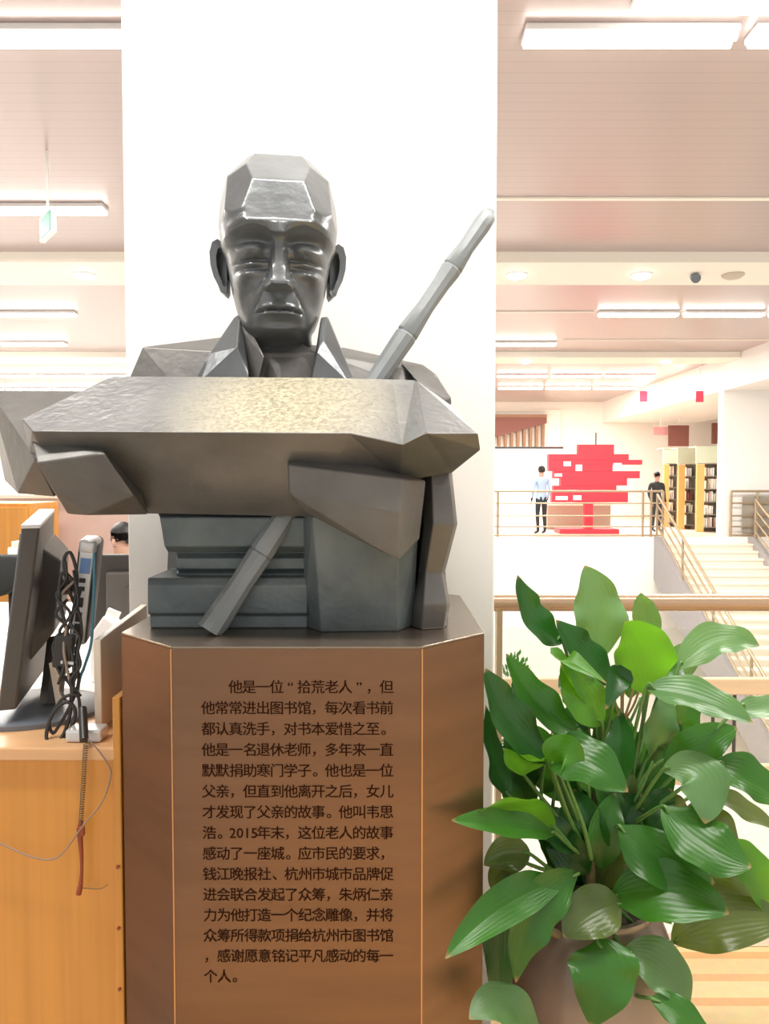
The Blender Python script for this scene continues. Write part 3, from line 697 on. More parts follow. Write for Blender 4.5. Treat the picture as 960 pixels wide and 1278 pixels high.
# slim computer box standing upright behind the monitor
T0 = P(110, 676, 1.72); T1 = P(96, 806, 1.72)
ax = (T0-T1).normalized(); H = (T0-T1).length; side = Vector((1,0.25,0)); side = (side - ax*side.dot(ax)).normalized(); dp = ax.cross(side).normalized()
if dp.y < 0: dp = -dp
RM = Matrix((side, dp, ax)).transposed().to_4x4(); cc = (T0+T1)/2 + dp*0.075
t = thing('mini_computer', T1, 'slim silver and black mini computer standing behind the leaning monitor', 'computer')
bm = BM(); obox(bm, cc, (0.040, 0.15, H), RM); link('casing', bm, M['darkgrey'], t, bevel=0.012, bseg=3, smooth=True, angle=0.6)
bm = BM(); obox(bm, cc-dp*0.0755, (0.030, 0.006, H*0.97), RM); fp = link('port_panel', bm, M['silver'], t, bevel=0.002)
bm = BM(); obox(bm, cc+ax*(H/2-0.012)-dp*0.03, (0.038, 0.10, 0.034), RM); link('top_cap', bm, M['silver'], t, bevel=0.009, bseg=3, smooth=True, angle=0.6)
bm = BM(); obox(bm, cc-dp*0.0795+ax*(H*0.27), (0.022, 0.003, 0.035), RM); link('blue_port', bm, M['bluelabel'], fp)
for k, f in enumerate((0.13, 0.05, -0.08, -0.22, -0.33)):
    bm = BM(); obox(bm, cc-dp*0.0795+ax*(H*f)-side*0.003, (0.014, 0.003, 0.010 if k < 2 else 0.022), RM); link('port', bm, M['port'], fp, bevel=0.001)
# mounting arm from the monitor
bm = BM(); tube(bm, [T0.lerp(T1,0.45)+dp*0.08, ins(.62,.44)+n*1.05], 0.02, 8); link('mount_arm', bm, M['darkgrey'], t)

# cables
def cable(name, pts, r, m, label, n=10):
    bm = BM(); tube(bm, bez(pts, n), r, 8); o = link(name, bm, m, smooth=True); return tag(o, label, 'cable')
cable('cable', [P(118,690,1.70),P(117,740,1.69),P(114,800,1.68),P(106,830,1.67),P(100,846,1.66),P(96,868,1.65)], 0.0035, M['teal'], 'teal blue cable hanging down the side of the mini computer')
tl = [P(92,725,1.68),P(78,715,1.67),P(74,745,1.66),P(84,790,1.66),P(92,830,1.65),P(90,870,1.63),P(84,905,1.62),P(70,930,1.60),P(58,920,1.60),P(66,890,1.61),P(84,876,1.62),P(94,890,1.62),P(84,918,1.61),P(72,928,1.61)]
cable('cable', tl, 0.0042, M['black'], 'thick black cable looped into a big drooping coil under the mini computer')
cable('cable', [P(96,760,1.70),P(86,735,1.69),P(80,700,1.68),P(88,690,1.68),P(96,720,1.68),P(90,770,1.67),P(78,800,1.66),P(72,830,1.66),P(80,845,1.65),P(92,840,1.65)], 0.004, M['black'], 'black cable bunched tightly against the mini computer')
cable('cable', [P(100,790,1.69),P(95,815,1.67),P(98,850,1.65),P(88,880,1.63),P(74,905,1.62),P(66,915,1.61),P(62,900,1.61),P(78,872,1.62),P(96,868,1.63),P(100,885,1.63)], 0.0036, M['black'], 'thin black cable twisted into the small inner coil')
cable('cable', [P(80,830,1.66),P(77,850,1.65),P(76,862,1.65),P(82,874,1.64)], 0.0036, M['darkgrey'], 'short grey cable hook beside the twisted bundle')
rc = random.Random(3)
for i, lab in enumerate(('black cable sagging behind the power brick','black cable crossing the front of the mini computer','grey cable dropping straight into the coil','black cable arching over the power brick','dark cable twisting round the bundle low down')):
    x = 84+rc.uniform(-8,10); pts = []
    for k in range(8): pts.append(P(x+rc.uniform(-11,11), 700+i*12+k*(22-i), 1.675-0.006*k+rc.uniform(-.006,.006)))
    cable('cable', pts, 0.0034, M['black'] if i != 2 else M['greycable'], lab)
# power block in the bundle, cable tie
t = thing('power_adapter', P(84,820,1.66), 'black power brick hanging in the cable bundle', 'power adapter')
bm = BM(); obox(bm, P(80,812,1.665), (0.04,0.03,0.075), (0.05,0.12,0.1)); link('brick', bm, M['black'], t, bevel=0.006)
bm = BM(); obox(bm, P(86,826,1.655), (0.028,0.02,0.006), (0,0.1,0)); link('label_strip', bm, M['silver'], t)
# pen anchor with coiled cord and pen
c = P(104,905,1.555); t = thing('counter_pen', (c.x, 1.60, CT), 'red-brown pen hanging on a coiled cord over the counter front', 'pen')
bm = BM(); tube(bm, [P(103,884,1.60), P(105,924,1.545)], 0.009, 10); link('cord_grip', bm, M['black'], t, smooth=True, angle=0.7)
bm = BM(); obox(bm, (c.x-0.01, 1.60, CT+0.014), (0.075, 0.05, 0.026)); link('anchor', bm, M['silver'], t, bevel=0.005)
p0, p1 = P(107,928,1.535), P(101,1027,1.535); pts = []
N = 34
for i in range(N*10+1):
    f = i/(N*10); a = 2*pi*i/10; c = p0.lerp(p1, f); pts.append(c + Vector((cos(a)*0.0042, sin(a)*0.0042, 0)))
bm = BM(); tube(bm, pts, 0.0011, 5); link('coiled_cord', bm, M['coil'], t, smooth=True)
bm = BM(); tube(bm, bez([P(101,1024,1.535),P(100,1040,1.535),P(102,1075,1.535),P(101,1100,1.535),P(98,1116,1.535)], 8), [0.0045+0.0012*sin(i*0.25) for i in range(33)], 10); pn = link('pen_barrel', bm, M['penred'], t, smooth=True, angle=0.8)
bm = BM(); obox(bm, P(101,1037,1.53), (0.016,0.010,0.020)); link('clip', bm, M['penred'], pn, bevel=0.003)
bm = BM(); tube(bm, bez([P(101,1108,1.535),P(112,1109,1.54),P(126,1109,1.545),P(135,1104,1.545)], 8), 0.0009, 6); link('thread', bm, M['coil'], t)
cable('cable', [P(110,922,1.53),P(124,938,1.535),P(137,958,1.54),P(138,970,1.54),P(128,1000,1.535),P(104,1030,1.515),P(80,1063,1.53),P(62,1073,1.54),P(35,1068,1.54),P(0,1053,1.54),P(-40,1038,1.54)], 0.0016, M['greycable'], 'thin grey-brown cable looping across the counter front')
# ------------------------------------------------------------------ plinth
PT = 1.25
def ground(px, py, z):
    v = P(px, py, 1.0) - Vector((0,0,EYE)); s = (z-EYE)/v.z; return Vector((v.x*s, v.y*s, z))
fl, fr = ground(212, 808, PT), ground(527, 806, PT)
sl, sr = ground(147, 792, PT), ground(603, 787, PT)
yf = (fl.y+fr.y)/2; ys = (sl.y+sr.y)/2; yb = 2.0
foot = [(fl.x, yf), (fr.x, yf), (sr.x, ys), (sr.x, yb-0.02), (sr.x-0.02, yb), (sl.x+0.02, yb), (sl.x, yb-0.02), (sl.x, ys)]
plinth = thing('plinth', ((sl.x+sr.x)/2, 1.7, 0), 'brown bronze-clad octagonal plinth engraved with Chinese text', 'plinth')
bm = BM()
a = [bm.verts.new((x, y, 0)) for x, y in foot]; b = [bm.verts.new((x, y, PT-0.004)) for x, y in foot]
bm.faces.new(a[::-1]); bm.faces.new(b)
for i in range(8): bm.faces.new((a[i], a[(i+1)%8], b[(i+1)%8], b[i]))
link('cladding', bm, M['plinth'], plinth, bevel=0.0015)
bm = BM()
a = [bm.verts.new((x, y, PT-0.004)) for x, y in foot]; b = [bm.verts.new((x, y, PT)) for x, y in foot]
bm.faces.new(a[::-1]); bm.faces.new(b)
for i in range(8): bm.faces.new((a[i], a[(i+1)%8], b[(i+1)%8], b[i]))
link('top_sheet', bm, M['plinthtop'], plinth, bevel=0.0008)
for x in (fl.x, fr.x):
    bm = BM(); box(bm, x-0.0011, x+0.0011, yf-0.0012, yf+0.002, 0.0, PT-0.0045); o = link('edge_highlight', bm, M['plinthedge'], plinth); o['label'] = 'highlight painted along the edge'  # thin bright strip painted for the light the front edges catch
# engraved text, glyph by glyph in a 14-column grid
LINES = ["　　他是一位“拾荒老人”，但", "他常常进出图书馆，每次看书前", "都认真洗手，对书本爱惜之至。", "他是一名退休老师，多年来一直",
         "默默捐助寒门学子。他也是一位", "父亲，但直到他离开之后，女儿", "才发现了父亲的故事。他叫韦思", "浩。#年末，这位老人的故事",
         "感动了一座城。应市民的要求，", "钱江晚报社、杭州市城市品牌促", "进会联合发起了众筹，朱炳仁亲", "力为他打造一个纪念雕像，并将",
         "众筹所得款项捐给杭州市图书馆", "，感谢愿意铭记平凡感动的每一", "个人。"]
def glyphs():
    tl, br = P(251, 857, yf), P(491, 1218, yf)
    cell = (br.x-tl.x)/14; dz = (tl.z-br.z)/14; size = cell*1.06
    bm = BM(); cache = {}
    cd = bpy.data.curves.new('t', 'FONT'); ob = bpy.data.objects.new('t', cd); C.objects.link(ob)
    cd.size = size; cd.extrude = 0.0; cd.align_x = 'LEFT'; cd.resolution_u = 2; cd.offset = 0.0
    for r, line in enumerate(LINES):
        c = 0
        for ch in line:
            txt = '2015' if ch == '#' else ch; wc = 2 if ch == '#' else 1
            if ch != '　':
                if txt not in cache:
                    cd.body = txt; bpy.context.view_layer.update()
                    me = bpy.data.meshes.new_from_object(ob.evaluated_get(bpy.context.evaluated_depsgraph_get()))
                    cache[txt] = ([v.co.copy() for v in me.vertices], [tuple(p.vertices) for p in me.polygons])
                    bpy.data.meshes.remove(me)
                vs, fs = cache[txt]
                if vs:
                    x0 = min(v.x for v in vs); x1 = max(v.x for v in vs)
                    # centre in its cell, punctuation keeps to the lower left
                    w = cell*wc
                    if ch in '，。、': ox = w*0.12 - x0
                    else: ox = w/2 - (x0+x1)/2
                    for dx in (-0.0003, 0.0004):      # struck twice: the vertical strokes are the heavy ones
                        nv = [bm.verts.new((tl.x + c*cell + ox + v.x + dx, yf-0.0009-dx*0.2, tl.z - r*dz + v.y - size*0.38)) for v in vs]
                        for f in fs:
                            try: bm.faces.new([nv[i] for i in f])
                            except ValueError: pass
            c += wc
    bpy.data.objects.remove(ob)
    o = link('engraved_text', bm, M['letters'], plinth); o['label'] = 'dark engraved lines of Chinese text'
glyphs()

# ------------------------------------------------------------------ bronze bust
bust = thing('bust_statue', ((sl.x+sr.x)/2, 1.7, PT), 'dark bronze faceted bust of a man over books, bamboo stick and broad open page', 'statue')
def onplane(A, B, Cc):
    n = (B-A).cross(Cc-A); o = Vector((0,0,EYE))
    def f(px, py):
        d = P(px, py, 1.0) - o; return o + d*(n.dot(A-o)/n.dot(d))
    return f
def poly(name, verts, faces, m, bevel=0.003, parent=None, sub=0):
    bm = BM(); vs = [bm.verts.new(v) for v in verts]
    for f in faces: bm.faces.new([vs[i] for i in f])
    return link(name, bm, m, parent or bust, bevel=bevel)
def hullpart(name, pts, m, bevel=0.003, parent=None):
    bm = BM(); hull(bm, pts); return link(name, bm, m, parent or bust, bevel=bevel)
def down(p, z): return Vector((p.x, p.y, z))

# the broad slab: lit upper face, dark receding underside
def add_hull(bm, pts):
    b2 = BM(); hull(b2, pts)
    me = bpy.data.meshes.new('tmp'); b2.to_mesh(me); b2.free(); bm.from_mesh(me); bpy.data.meshes.remove(me)
bm = BM()
A0, A1 = P(40,538,1.41), P(437,541,1.365)
top = onplane(A0, A1, P(140,469,1.62)); und = onplane(A0, A1, P(385,645,1.52))
V = [top(27,523), A0, A1, P(503,555,1.37), P(531,541,1.37), P(597,541,1.41),      # 0-5 front rim
     top(140,469), top(400,471), top(490,473), top(519,474), P(566,508,1.57),       # 6-10 back rim
     und(90,640), und(230,642), P(385,645,1.52), P(500,600,1.47), P(565,590,1.53),  # 11-15 lower rim
     P(600,562,1.44), P(36,566,1.50), P(503,556,1.36),                              # 16-18
     P(140,600,1.74), P(519,600,1.74), P(566,580,1.72)]
Fc = [(0,1,6),(1,2,7,6),(2,3,8,7),(3,4,9,8),(4,5,10,9),
      (1,17,11),(1,11,12),(1,12,13,2),(2,13,14,3),(3,14,15,4),(4,15,16,5),(5,16,10),(16,15,10),
      (0,17,1),(0,6,17),(17,6,19,11),(11,19,12),(12,19,20,13),(13,20,14),(14,20,21,15),(15,21,10),(10,21,9),(9,21,20,8),(8,20,7),(7,20,19,6)]
vs = [bm.verts.new(v) for v in V]
for i, f in enumerate(Fc):
    try:
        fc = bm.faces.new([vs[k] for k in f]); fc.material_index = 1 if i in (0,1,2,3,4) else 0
    except ValueError: pass
bmesh.ops.triangulate(bm, faces=bm.faces[:], quad_method='BEAUTY')
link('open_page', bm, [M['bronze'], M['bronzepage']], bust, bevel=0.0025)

# wing at far left behind the slab
hullpart('rear_page', [P(-14,487,1.66), P(110,488,1.66), P(1,511,1.605), P(44,573,1.47), P(22,616,1.55), P(68,620,1.52), P(104,600,1.70), P(6,600,1.72), P(-14,500,1.74), P(100,500,1.74)], M['bronze'])
# faceted block hanging under the left of the slab
hullpart('cuff_block', [P(46,578,1.405), P(130,566,1.40), P(167,618,1.43), P(110,643,1.465), P(84,641,1.475), P(66,612,1.44), P(38,548,1.45), P(128,557,1.435), P(177,616,1.50), P(186,642,1.53), P(90,642,1.56)], M['bronze'])
# faceted fist block to the right of centre
hullpart('fist_block', [P(358,569,1.45), P(428,567,1.46), P(502,598,1.385), P(360,580,1.40), P(361,615,1.40), P(380,638,1.42), P(498,699,1.40), P(524,672,1.47), P(532,600,1.47), P(500,640,1.385), P(380,640,1.52), P(500,690,1.5)], M['bronze'])
# upright block that carries it
zt = PT
hullpart('forearm_block', [P(379,640,1.54), P(497,640,1.455), ground(401,789,PT), ground(497,788,PT), ground(516,781,PT), P(522,660,1.52), ground(380,782,PT), Vector((0.04,1.75,PT)), Vector((-0.13,1.75,PT)), P(383,640,1.75), P(516,640,1.75), P(390,645,1.465)], M['bronzeblue'])
# pleated sleeve down the right side
sl_rows = [(587,528,564,1.54),(606,529,566,1.53),(654,529,571,1.515),(715,522,555,1.54),(754,516,562,1.525),(777,514,558,1.535)]
bm = BM(); rings = []
for i, (py, x0, x1, Y) in enumerate(sl_rows):
    r = [P(x0,py,Y+0.02), P((x0*0.72+x1*0.28),py,Y-0.012), P(x1-4,py,Y), P(x1,py,Y+0.03), P(x1,py,Y+0.03)+Vector((0.004,0.22,0)), P(x0,py,Y+0.02)+Vector((0,0.22,0))]
    if i == len(sl_rows)-1:
        for k in range(6): r[k].z = PT
    else:
        for k in (4,5): r[k].z = r[0].z
    rings.append([bm.verts.new(v) for v in r])
for i in range(len(rings)-1):
    for k in range(6): bm.faces.new((rings[i][k], rings[i][(k+1)%6], rings[i+1][(k+1)%6], rings[i+1][k]))
bm.faces.new(rings[0]); bm.faces.new(rings[-1][::-1])
bmesh.ops.triangulate(bm, faces=bm.faces[:])
link('pleated_sleeve', bm, M['bronze'], bust, bevel=0.003)

# stack of books
def book(name, pl, pr, Yf, Yb, wob, m):
    """pl, pr: left and right outlines as (px, py) lists, top to bottom"""
    bm = BM(); ra = []
    for (xl, yl), (xr_, yr), off in zip(pl, pr, wob):
        a, b = P(xl, yl, Yf+off), P(xr_, yr, Yf+off)
        c, d = Vector((b.x, Yb, b.z)), Vector((a.x, Yb, a.z)); ra.append([bm.verts.new(v) for v in (a, b, c, d)])
    for i in range(len(ra)-1):
        for k in range(4): bm.faces.new((ra[i][k], ra[i][(k+1)%4], ra[i+1][(k+1)%4], ra[i+1][k]))
    bm.faces.new(ra[0]); bm.faces.new(ra[-1][::-1])
    return link(name, bm, m, bust, bevel=0.003)
zb = P(0,783,1.54)
book('book', [(184,721),(184,731),(184,766),(187,768),(187,784)], [(384,721),(384,731),(384,766),(384,768),(384,784)], 1.53, 1.86, (0.006,-0.004,0,0.012,0.008), M['bronzeblue'])
book('book', [(220,687),(219,690),(221,693),(220,697),(220,710),(222,713),(220,716),(220,722)], [(384,687),(384,690),(384,693),(384,697),(384,710),(384,713),(384,716),(384,722)], 1.57, 1.84, (0,-0.006,0.008,-0.006,-0.004,0.01,-0.004,0), M['bronzeblue'])
book('book', [(196,640),(199,646),(205,682),(209,689)], [(384,640),(384,646),(384,682),(384,689)], 1.545, 1.84, (0.02,-0.004,0,0.02), M['bronzeblue'])
# core of the figure behind books and slab
hullpart('robe_core', [Vector((P(215,700,1.8).x,1.74,PT)), Vector((P(555,700,1.8).x,1.68,PT)), Vector((P(215,700,1.9).x,1.94,PT)), Vector((P(540,700,1.9).x,1.94,PT)),
    P(215,560,1.76), P(545,560,1.70), P(215,560,1.94), P(540,560,1.94)], M['bronze'])

# shoulders
hullpart('coat', [P(158,480,1.72), P(178,433,1.74), P(276,421,1.76), P(430,434,1.76), P(300,440,1.68), P(400,440,1.68), P(500,450,1.75), P(528,455,1.76), P(546,468,1.73), P(564,500,1.70), P(560,520,1.68),
    P(160,560,1.72), P(550,560,1.70), P(200,433,1.95), P(500,452,1.95), P(175,560,1.95), P(540,560,1.95), P(250,520,1.64), P(470,520,1.64)], M['bronze'])
hullpart('lapel', [P(500,452,1.73), P(527,457,1.72), P(548,472,1.69), P(564,497,1.655), P(560,510,1.65), P(520,475,1.66), P(535,492,1.65), P(548,503,1.645), P(530,500,1.75)], M['bronze'], 0.002)
# collar wings
def wing(pts_in, pts_out, th, name='collar_wing'):
    bm = BM()
    return None
hullpart('collar_wing', [P(246,470,1.66), P(262,440,1.67), P(292,396,1.72), P(300,391,1.72), P(303,425,1.67), P(296,433,1.645), P(312,474,1.62), P(250,476,1.64), P(300,400,1.78), P(262,470,1.74)], M['bronzehead'], 0.003)
hullpart('collar_band', [P(290,398,1.72), P(303,391,1.71), P(318,420,1.68), P(330,445,1.645), P(322,478,1.64), P(300,478,1.68), P(292,420,1.80), P(305,395,1.82)], M['bronze'], 0.003)
hullpart('collar_wing', [P(400,396,1.715), P(409,395,1.72), P(420,425,1.70), P(441,472,1.66), P(436,478,1.645), P(388,478,1.62), P(396,440,1.64), P(404,426,1.66), P(412,400,1.79), P(436,470,1.75)], M['bronzehead'], 0.003)
hullpart('shirt_front', [P(312,478,1.67), P(330,440,1.685), P(345,425,1.72), P(375,425,1.72), P(394,440,1.685), P(392,478,1.66), P(350,480,1.645), P(350,455,1.665), P(320,478,1.78), P(390,478,1.78), P(350,425,1.80)], M['bronze'], 0.003)

# bamboo stick running behind the slab
ctrl = [(262,788,1.47),(313,715,1.515),(362,642,1.56),(486,462,1.67),(507,428,1.69),(560,345,1.745),(612,264,1.79)]
prof = []  # (fraction along pixel line, px half width)
bm = BM(); st = P(262,788,1.475); en = P(613,264,1.79); ax = (en-st); L = ax.length
tt = [(0,.024),(.02,.0235),(.10,.0205),(.158,.0225),(.161,.0205),(.165,.0225),(.24,.0205),(.42,.022),(.56,.021),(.665,.0245),(.669,.0215),(.674,.0245),(.74,.0195),(.80,.0205),(.839,.0245),(.843,.0215),(.848,.0245),(.90,.0195),(.96,.0225),(.985,.021),(1,.012)]
n = 10
d = ax.normalized(); a0 = d.cross(Vector((0,1,0))).normalized(); b0 = d.cross(a0)
rings = []
for f, r in tt:
    c = st + ax*f
    # gentle bend so the stick follows the photo's two stretches
    c = c + Vector((-0.005*sin(pi*f), 0, 0.0))
    rings.append([bm.verts.new(c + (a0*cos(2*pi*(k+.5)/n) + b0*sin(2*pi*(k+.5)/n)*0.8)*r*(1.16-.18*f)) for k in range(n)])
for i in range(len(rings)-1):
    for k in range(n): bm.faces.new((rings[i][k], rings[i][(k+1)%n], rings[i+1][(k+1)%n], rings[i+1][k]))
bm.faces.new(rings[0][::-1]); bm.faces.new(rings[-1])
for v in bm.verts:
    if v.co.z < PT+0.0005: v.co.z = PT+0.0005
link('bamboo_stick', bm, M['bamboo'], bust, smooth=True, angle=0.5)

# head: lofted rows, carved features, planed skull
def head():
    cx, cy, cz = P(348.5, 418, 1.76).x, 1.76, P(349, 419, 1.63).z - .008
    YAW = radians(8); SX, SZ = .965, .95
    def place(p):
        x, y, z = p[0]*SX, p[1], p[2]*SZ
        return Vector((cx + x*cos(YAW) + y*sin(YAW), cy - y*cos(YAW) + x*sin(YAW), cz + z))
    #      zf    zb     w     ff    fb
    rows = [(-.16,-.16,.088,.060,.11),(-.07,-.07,.080,.050,.10),(-.004,.02,.078,.055,.10),(.014,.038,.076,.100,.105),(.022,.052,.078,.122,.11),(.034,.064,.085,.134,.115),
            (.058,.09,.094,.142,.125),(.114,.125,.106,.146,.14),(.150,.150,.112,.148,.15),(.168,.168,.115,.150,.155),(.205,.205,.122,.160,.16),(.224,.226,.130,.170,.165),(.232,.234,.132,.180,.166),
            (.240,.242,.133,.184,.167),(.290,.288,.138,.180,.175),(.345,.34,.138,.165,.175),(.39,.385,.128,.125,.16),(.425,.42,.105,.09,.14),(.442,.44,.085,.062,.115),(.449,.449,.066,.045,.09),(.452,.452,.03,.02,.04)]
    def sm(i, t):
        p0, p1, p2, p3 = [rows[max(0, min(len(rows)-1, j))] for j in (i-1, i, i+1, i+2)]
        out = []
        for a, b, c, d in zip(p0, p1, p2, p3):
            m1 = (c-a)/2; m2 = (d-b)/2
            if (c-b)*(b-a) <= 0: m1 = 0
            if (d-c)*(c-b) <= 0: m2 = 0
            out.append((2*t**3-3*t*t+1)*b + (t**3-2*t*t+t)*m1 + (-2*t**3+3*t*t)*c + (t**3-t*t)*m2)
        return out
    dens = [3,3,3,3,5,9,17,14,9,13,9,6,6,14,14,11,9,6,4,3]
    seq = []
    for i in range(len(rows)-1):
        for k in range(dens[i]): seq.append(sm(i, k/dens[i]))
    seq.append(list(rows[-1]))
    NA = 176
    planes = []
    def pl(nx, nf, nz, pt):
        n = Vector((nx, nf, nz)).normalized(); planes.append((n, n.dot(Vector(pt))))
    pl(0, .93, .33, (0,.170,.262)); pl(0, .72, .70, (0,.138,.350)); pl(0,.25,.97,(0,.05,.442))
    for s in (-1, 1):
        pl(s*.70, .68, .45, (s*.084,.152,.285)); pl(s*.95, .20, .16, (s*.131,.06,.28)); pl(s*.60, .42, .68, (s*.070,.105,.392)); pl(s*.80,-.1,.58,(s*.108,.0,.395))
        pl(s*.9, -.42, .15, (s*.12,-.08,.3))
    def G(x, z, x0, z0, sx, sz): return exp(-((x-x0)/sx)**2 - ((z-z0)/sz)**2)
    def ss(a, b, x): t = max(0, min(1, (x-a)/(b-a))); return t*t*(3-2*t)
    def carve(x, z):
        ax = abs(x); d = 0
        # brow: outer ends lift, centre drops into the frown
        d += .010*G(ax,z,.060,.247,.040,.010)
        d -= .010*G(ax,z,.013,.246,.006,.016)
        d += .006*G(x,z,0,.232,.012,.018)
        # sockets, lids, slits, bags, all kept off the bridge of the nose
        e = 0
        e -= .019*G(ax,z,.054,.213,.036,.012)
        e -= .010*G(ax,z,.030,.190,.012,.024)
        e += .021*G(ax,z,.057,.189,.030,.0125)
        e -= .011*G(ax,z,.056,.1715,.036,.0040)
        e += .005*G(ax,z,.056,.163,.030,.005)
        e -= .007*G(ax,z,.056,.153,.034,.0045)
        e += .009*G(ax,z,.060,.140,.030,.008)
        d += e*ss(.008,.024,ax)
        # cheekbones, hollow cheeks
        d += .012*G(ax,z,.080,.138,.022,.016)
        d -= .013*G(ax,z,.072,.088,.022,.030)
        d += .006*G(ax,z,.045,.098,.018,.020)
        # nasolabial fold
        zc = .118 - (ax-.028)*1.9
        if .026 < ax < .062: d -= .006*exp(-((z-zc)/.007)**2)*ss(.026,.032,ax)*(1-ss(.052,.062,ax))
        # nose
        if .09 < z < .235:
            t = max(0, min(1, (.212-z)/(.212-.112)))
            hgt = .008 + .038*t; wn = .0060 + .0075*t; wo = wn + .010 + .007*t
            prof = 1 - ss(wn, wo, ax)
            cut = ss(.1015, .1085, z)
            d += hgt*prof*cut*(1-ss(.205,.232,z))
            d += .020*G(ax,z,.0255,.116,.0085,.010)*ss(.102,.108,z)
        # muzzle, lips
        d += .009*G(x,z,0,.072,.045,.026)
        d -= .004*G(x,z,0,.086,.006,.010)
        zl = .0640 - 2.4*ax*ax + .0022*exp(-(x/.010)**2)*(-1)
        lw = exp(-(x/.050)**6)
        d += .0045*lw*exp(-((z-zl-.0075)/.0050)**2)
        d -= .0085*lw*exp(-((z-zl)/.0028)**2)
        d += .0065*exp(-(x/.044)**4)*exp(-((z-zl+.0075)/.0052)**2)
        d -= .006*G(x,z,0,.036,.036,.008)
        d -= .006*G(ax,z,.056,.048,.010,.016)
        d += .010*G(x,z,0,.016,.034,.016)
        return d
    bm = BM(); rings = []
    for zf, zb_, w, ff, fb in seq:
        rg = []
        for k in range(NA):
            a = 2*pi*k/NA; c, s = cos(a), sin(a); e = 2/2.5
            x = w*math.copysign(abs(c)**e, c); y = (ff if s > 0 else fb)*math.copysign(abs(s)**e, s)
            u = (1+s)/2; u = u*u*(3-2*u); z = zb_ + (zf-zb_)*u
            if s > 0 and z > -.015:
                wt = ss(.12, .45, s); y += carve(x, z)*wt
            if s > 0: z += (-.015*exp(-(x/.026)**2) + .004*exp(-((abs(x)-.062)/.026)**2) - .008*ss(.085,.125,abs(x)))*exp(-((z-.238)/.035)**2)*ss(0,.4,s)
            p = Vector((x, y, z))
            if z > .242:
                for _ in range(2):
                    for n, dd in planes:
                        q = n.dot(p) - dd
                        if q > 0:
                            p -= n*q*ss(.242,.256,z)
            rg.append(bm.verts.new(place(p)))
        rings.append(rg)
    for i in range(len(rings)-1):
        for k in range(NA): bm.faces.new((rings[i][k], rings[i][(k+1)%NA], rings[i+1][(k+1)%NA], rings[i+1][k]))
    bm.faces.new(rings[0][::-1]); bm.faces.new(rings[-1])
    h = link('head', bm, M['bronzehead'], bust, smooth=True, angle=0.55)
    # ears
    for s in (-1, 1):
        bm = BM()
        prof = [(.245,.000),(.262,.016),(.258,.030),(.236,.037),(.205,.035),(.175,.027),(.152,.016),(.135,.010),(.128,.000),(.138,-.006),(.2,-.006)]
        outer = [bm.verts.new(place((s*(.126+ox), .005 - ox*0.9, z))) for z, ox in prof]
        back = [bm.verts.new(place((s*(.120+ox*.8), -.045 - ox*0.6, z))) for z, ox in prof]
        inner = [bm.verts.new(place((s*(.124+(ox*.62 if ox > 0 else ox)), .003 - ox*0.62, .19 + (z-.19)*.74))) for z, ox in prof]
        deep = [bm.verts.new(place((s*(.124+(ox*.50 if ox > 0 else ox)), -.016 - ox*0.6, .19 + (z-.19)*.62))) for z, ox in prof]
        n = len(prof)
        for A_, B_ in ((back, outer), (outer, inner), (inner, deep)):
            for k in range(n): bm.faces.new((A_[k], A_[(k+1)%n], B_[(k+1)%n], B_[k]))
        bm.faces.new(deep); bm.faces.new(back[::-1])
        bmesh.ops.subdivide_edges(bm, edges=bm.edges[:], cuts=1, smooth=0.6, use_grid_fill=True)
        link('ear', bm, M['bronzehead'], h, smooth=True, angle=0.9).matrix_parent_inverse = h.matrix_parent_inverse.inverted() @ h.matrix_parent_inverse
    return h
head()
# ------------------------------------------------------------------ near balustrade
YB = 2.5
zr = P(800,752,YB).z
xl = P(622,760,YB).x
t = thing('balustrade', (xl, YB, 0), 'near balustrade with thick round wooden handrail behind the plant', 'railing')
bm = BM(); tube(bm, [(xl-0.02, YB, zr), (5.5, YB, zr)], 0.029, 20); link('handrail', bm, M['brass'], t, smooth=True, angle=0.7)
bm = BM(); box(bm, xl-0.008, xl+0.012, YB-0.02, YB+0.02, 0, zr); link('post', bm, M['rail'], t, bevel=0.002)
bm = BM(); box(bm, 2.6, 2.62, YB-0.02, YB+0.02, 0, zr); link('post', bm, M['rail'], t, bevel=0.002)
for ya, yb in ((846,866),(954,978)):
    a, b = P(700,ya,YB), P(700,yb,YB); bm = BM(); box(bm, xl+0.012, 5.5, YB-0.015, YB+0.015, b.z, a.z); link('rail_board', bm, M['railboard'], t, bevel=0.003)
za, zb = P(0,866,YB).z, P(0,954,YB).z
for px in (666, 693, 780, 807, 895, 922, 1009, 1036):
    x = (px-480)*YB/950; bm = BM(); tube(bm, [(x,YB,zb),(x,YB,za)], 0.006, 8); link('baluster', bm, M['darkgrey'], t, smooth=True, angle=0.8)
bm = BM(); box(bm, xl+0.03, 5.5, YB+0.03, YB+0.038, 0.05, P(0,786,YB).z); link('glass_panel', bm, M['glass'], t)
bm = BM(); box(bm, xl, 5.5, YB-0.03, YB+0.05, 0.0, 0.05); link('bottom_rail', bm, M['steptread'], t, bevel=0.004)

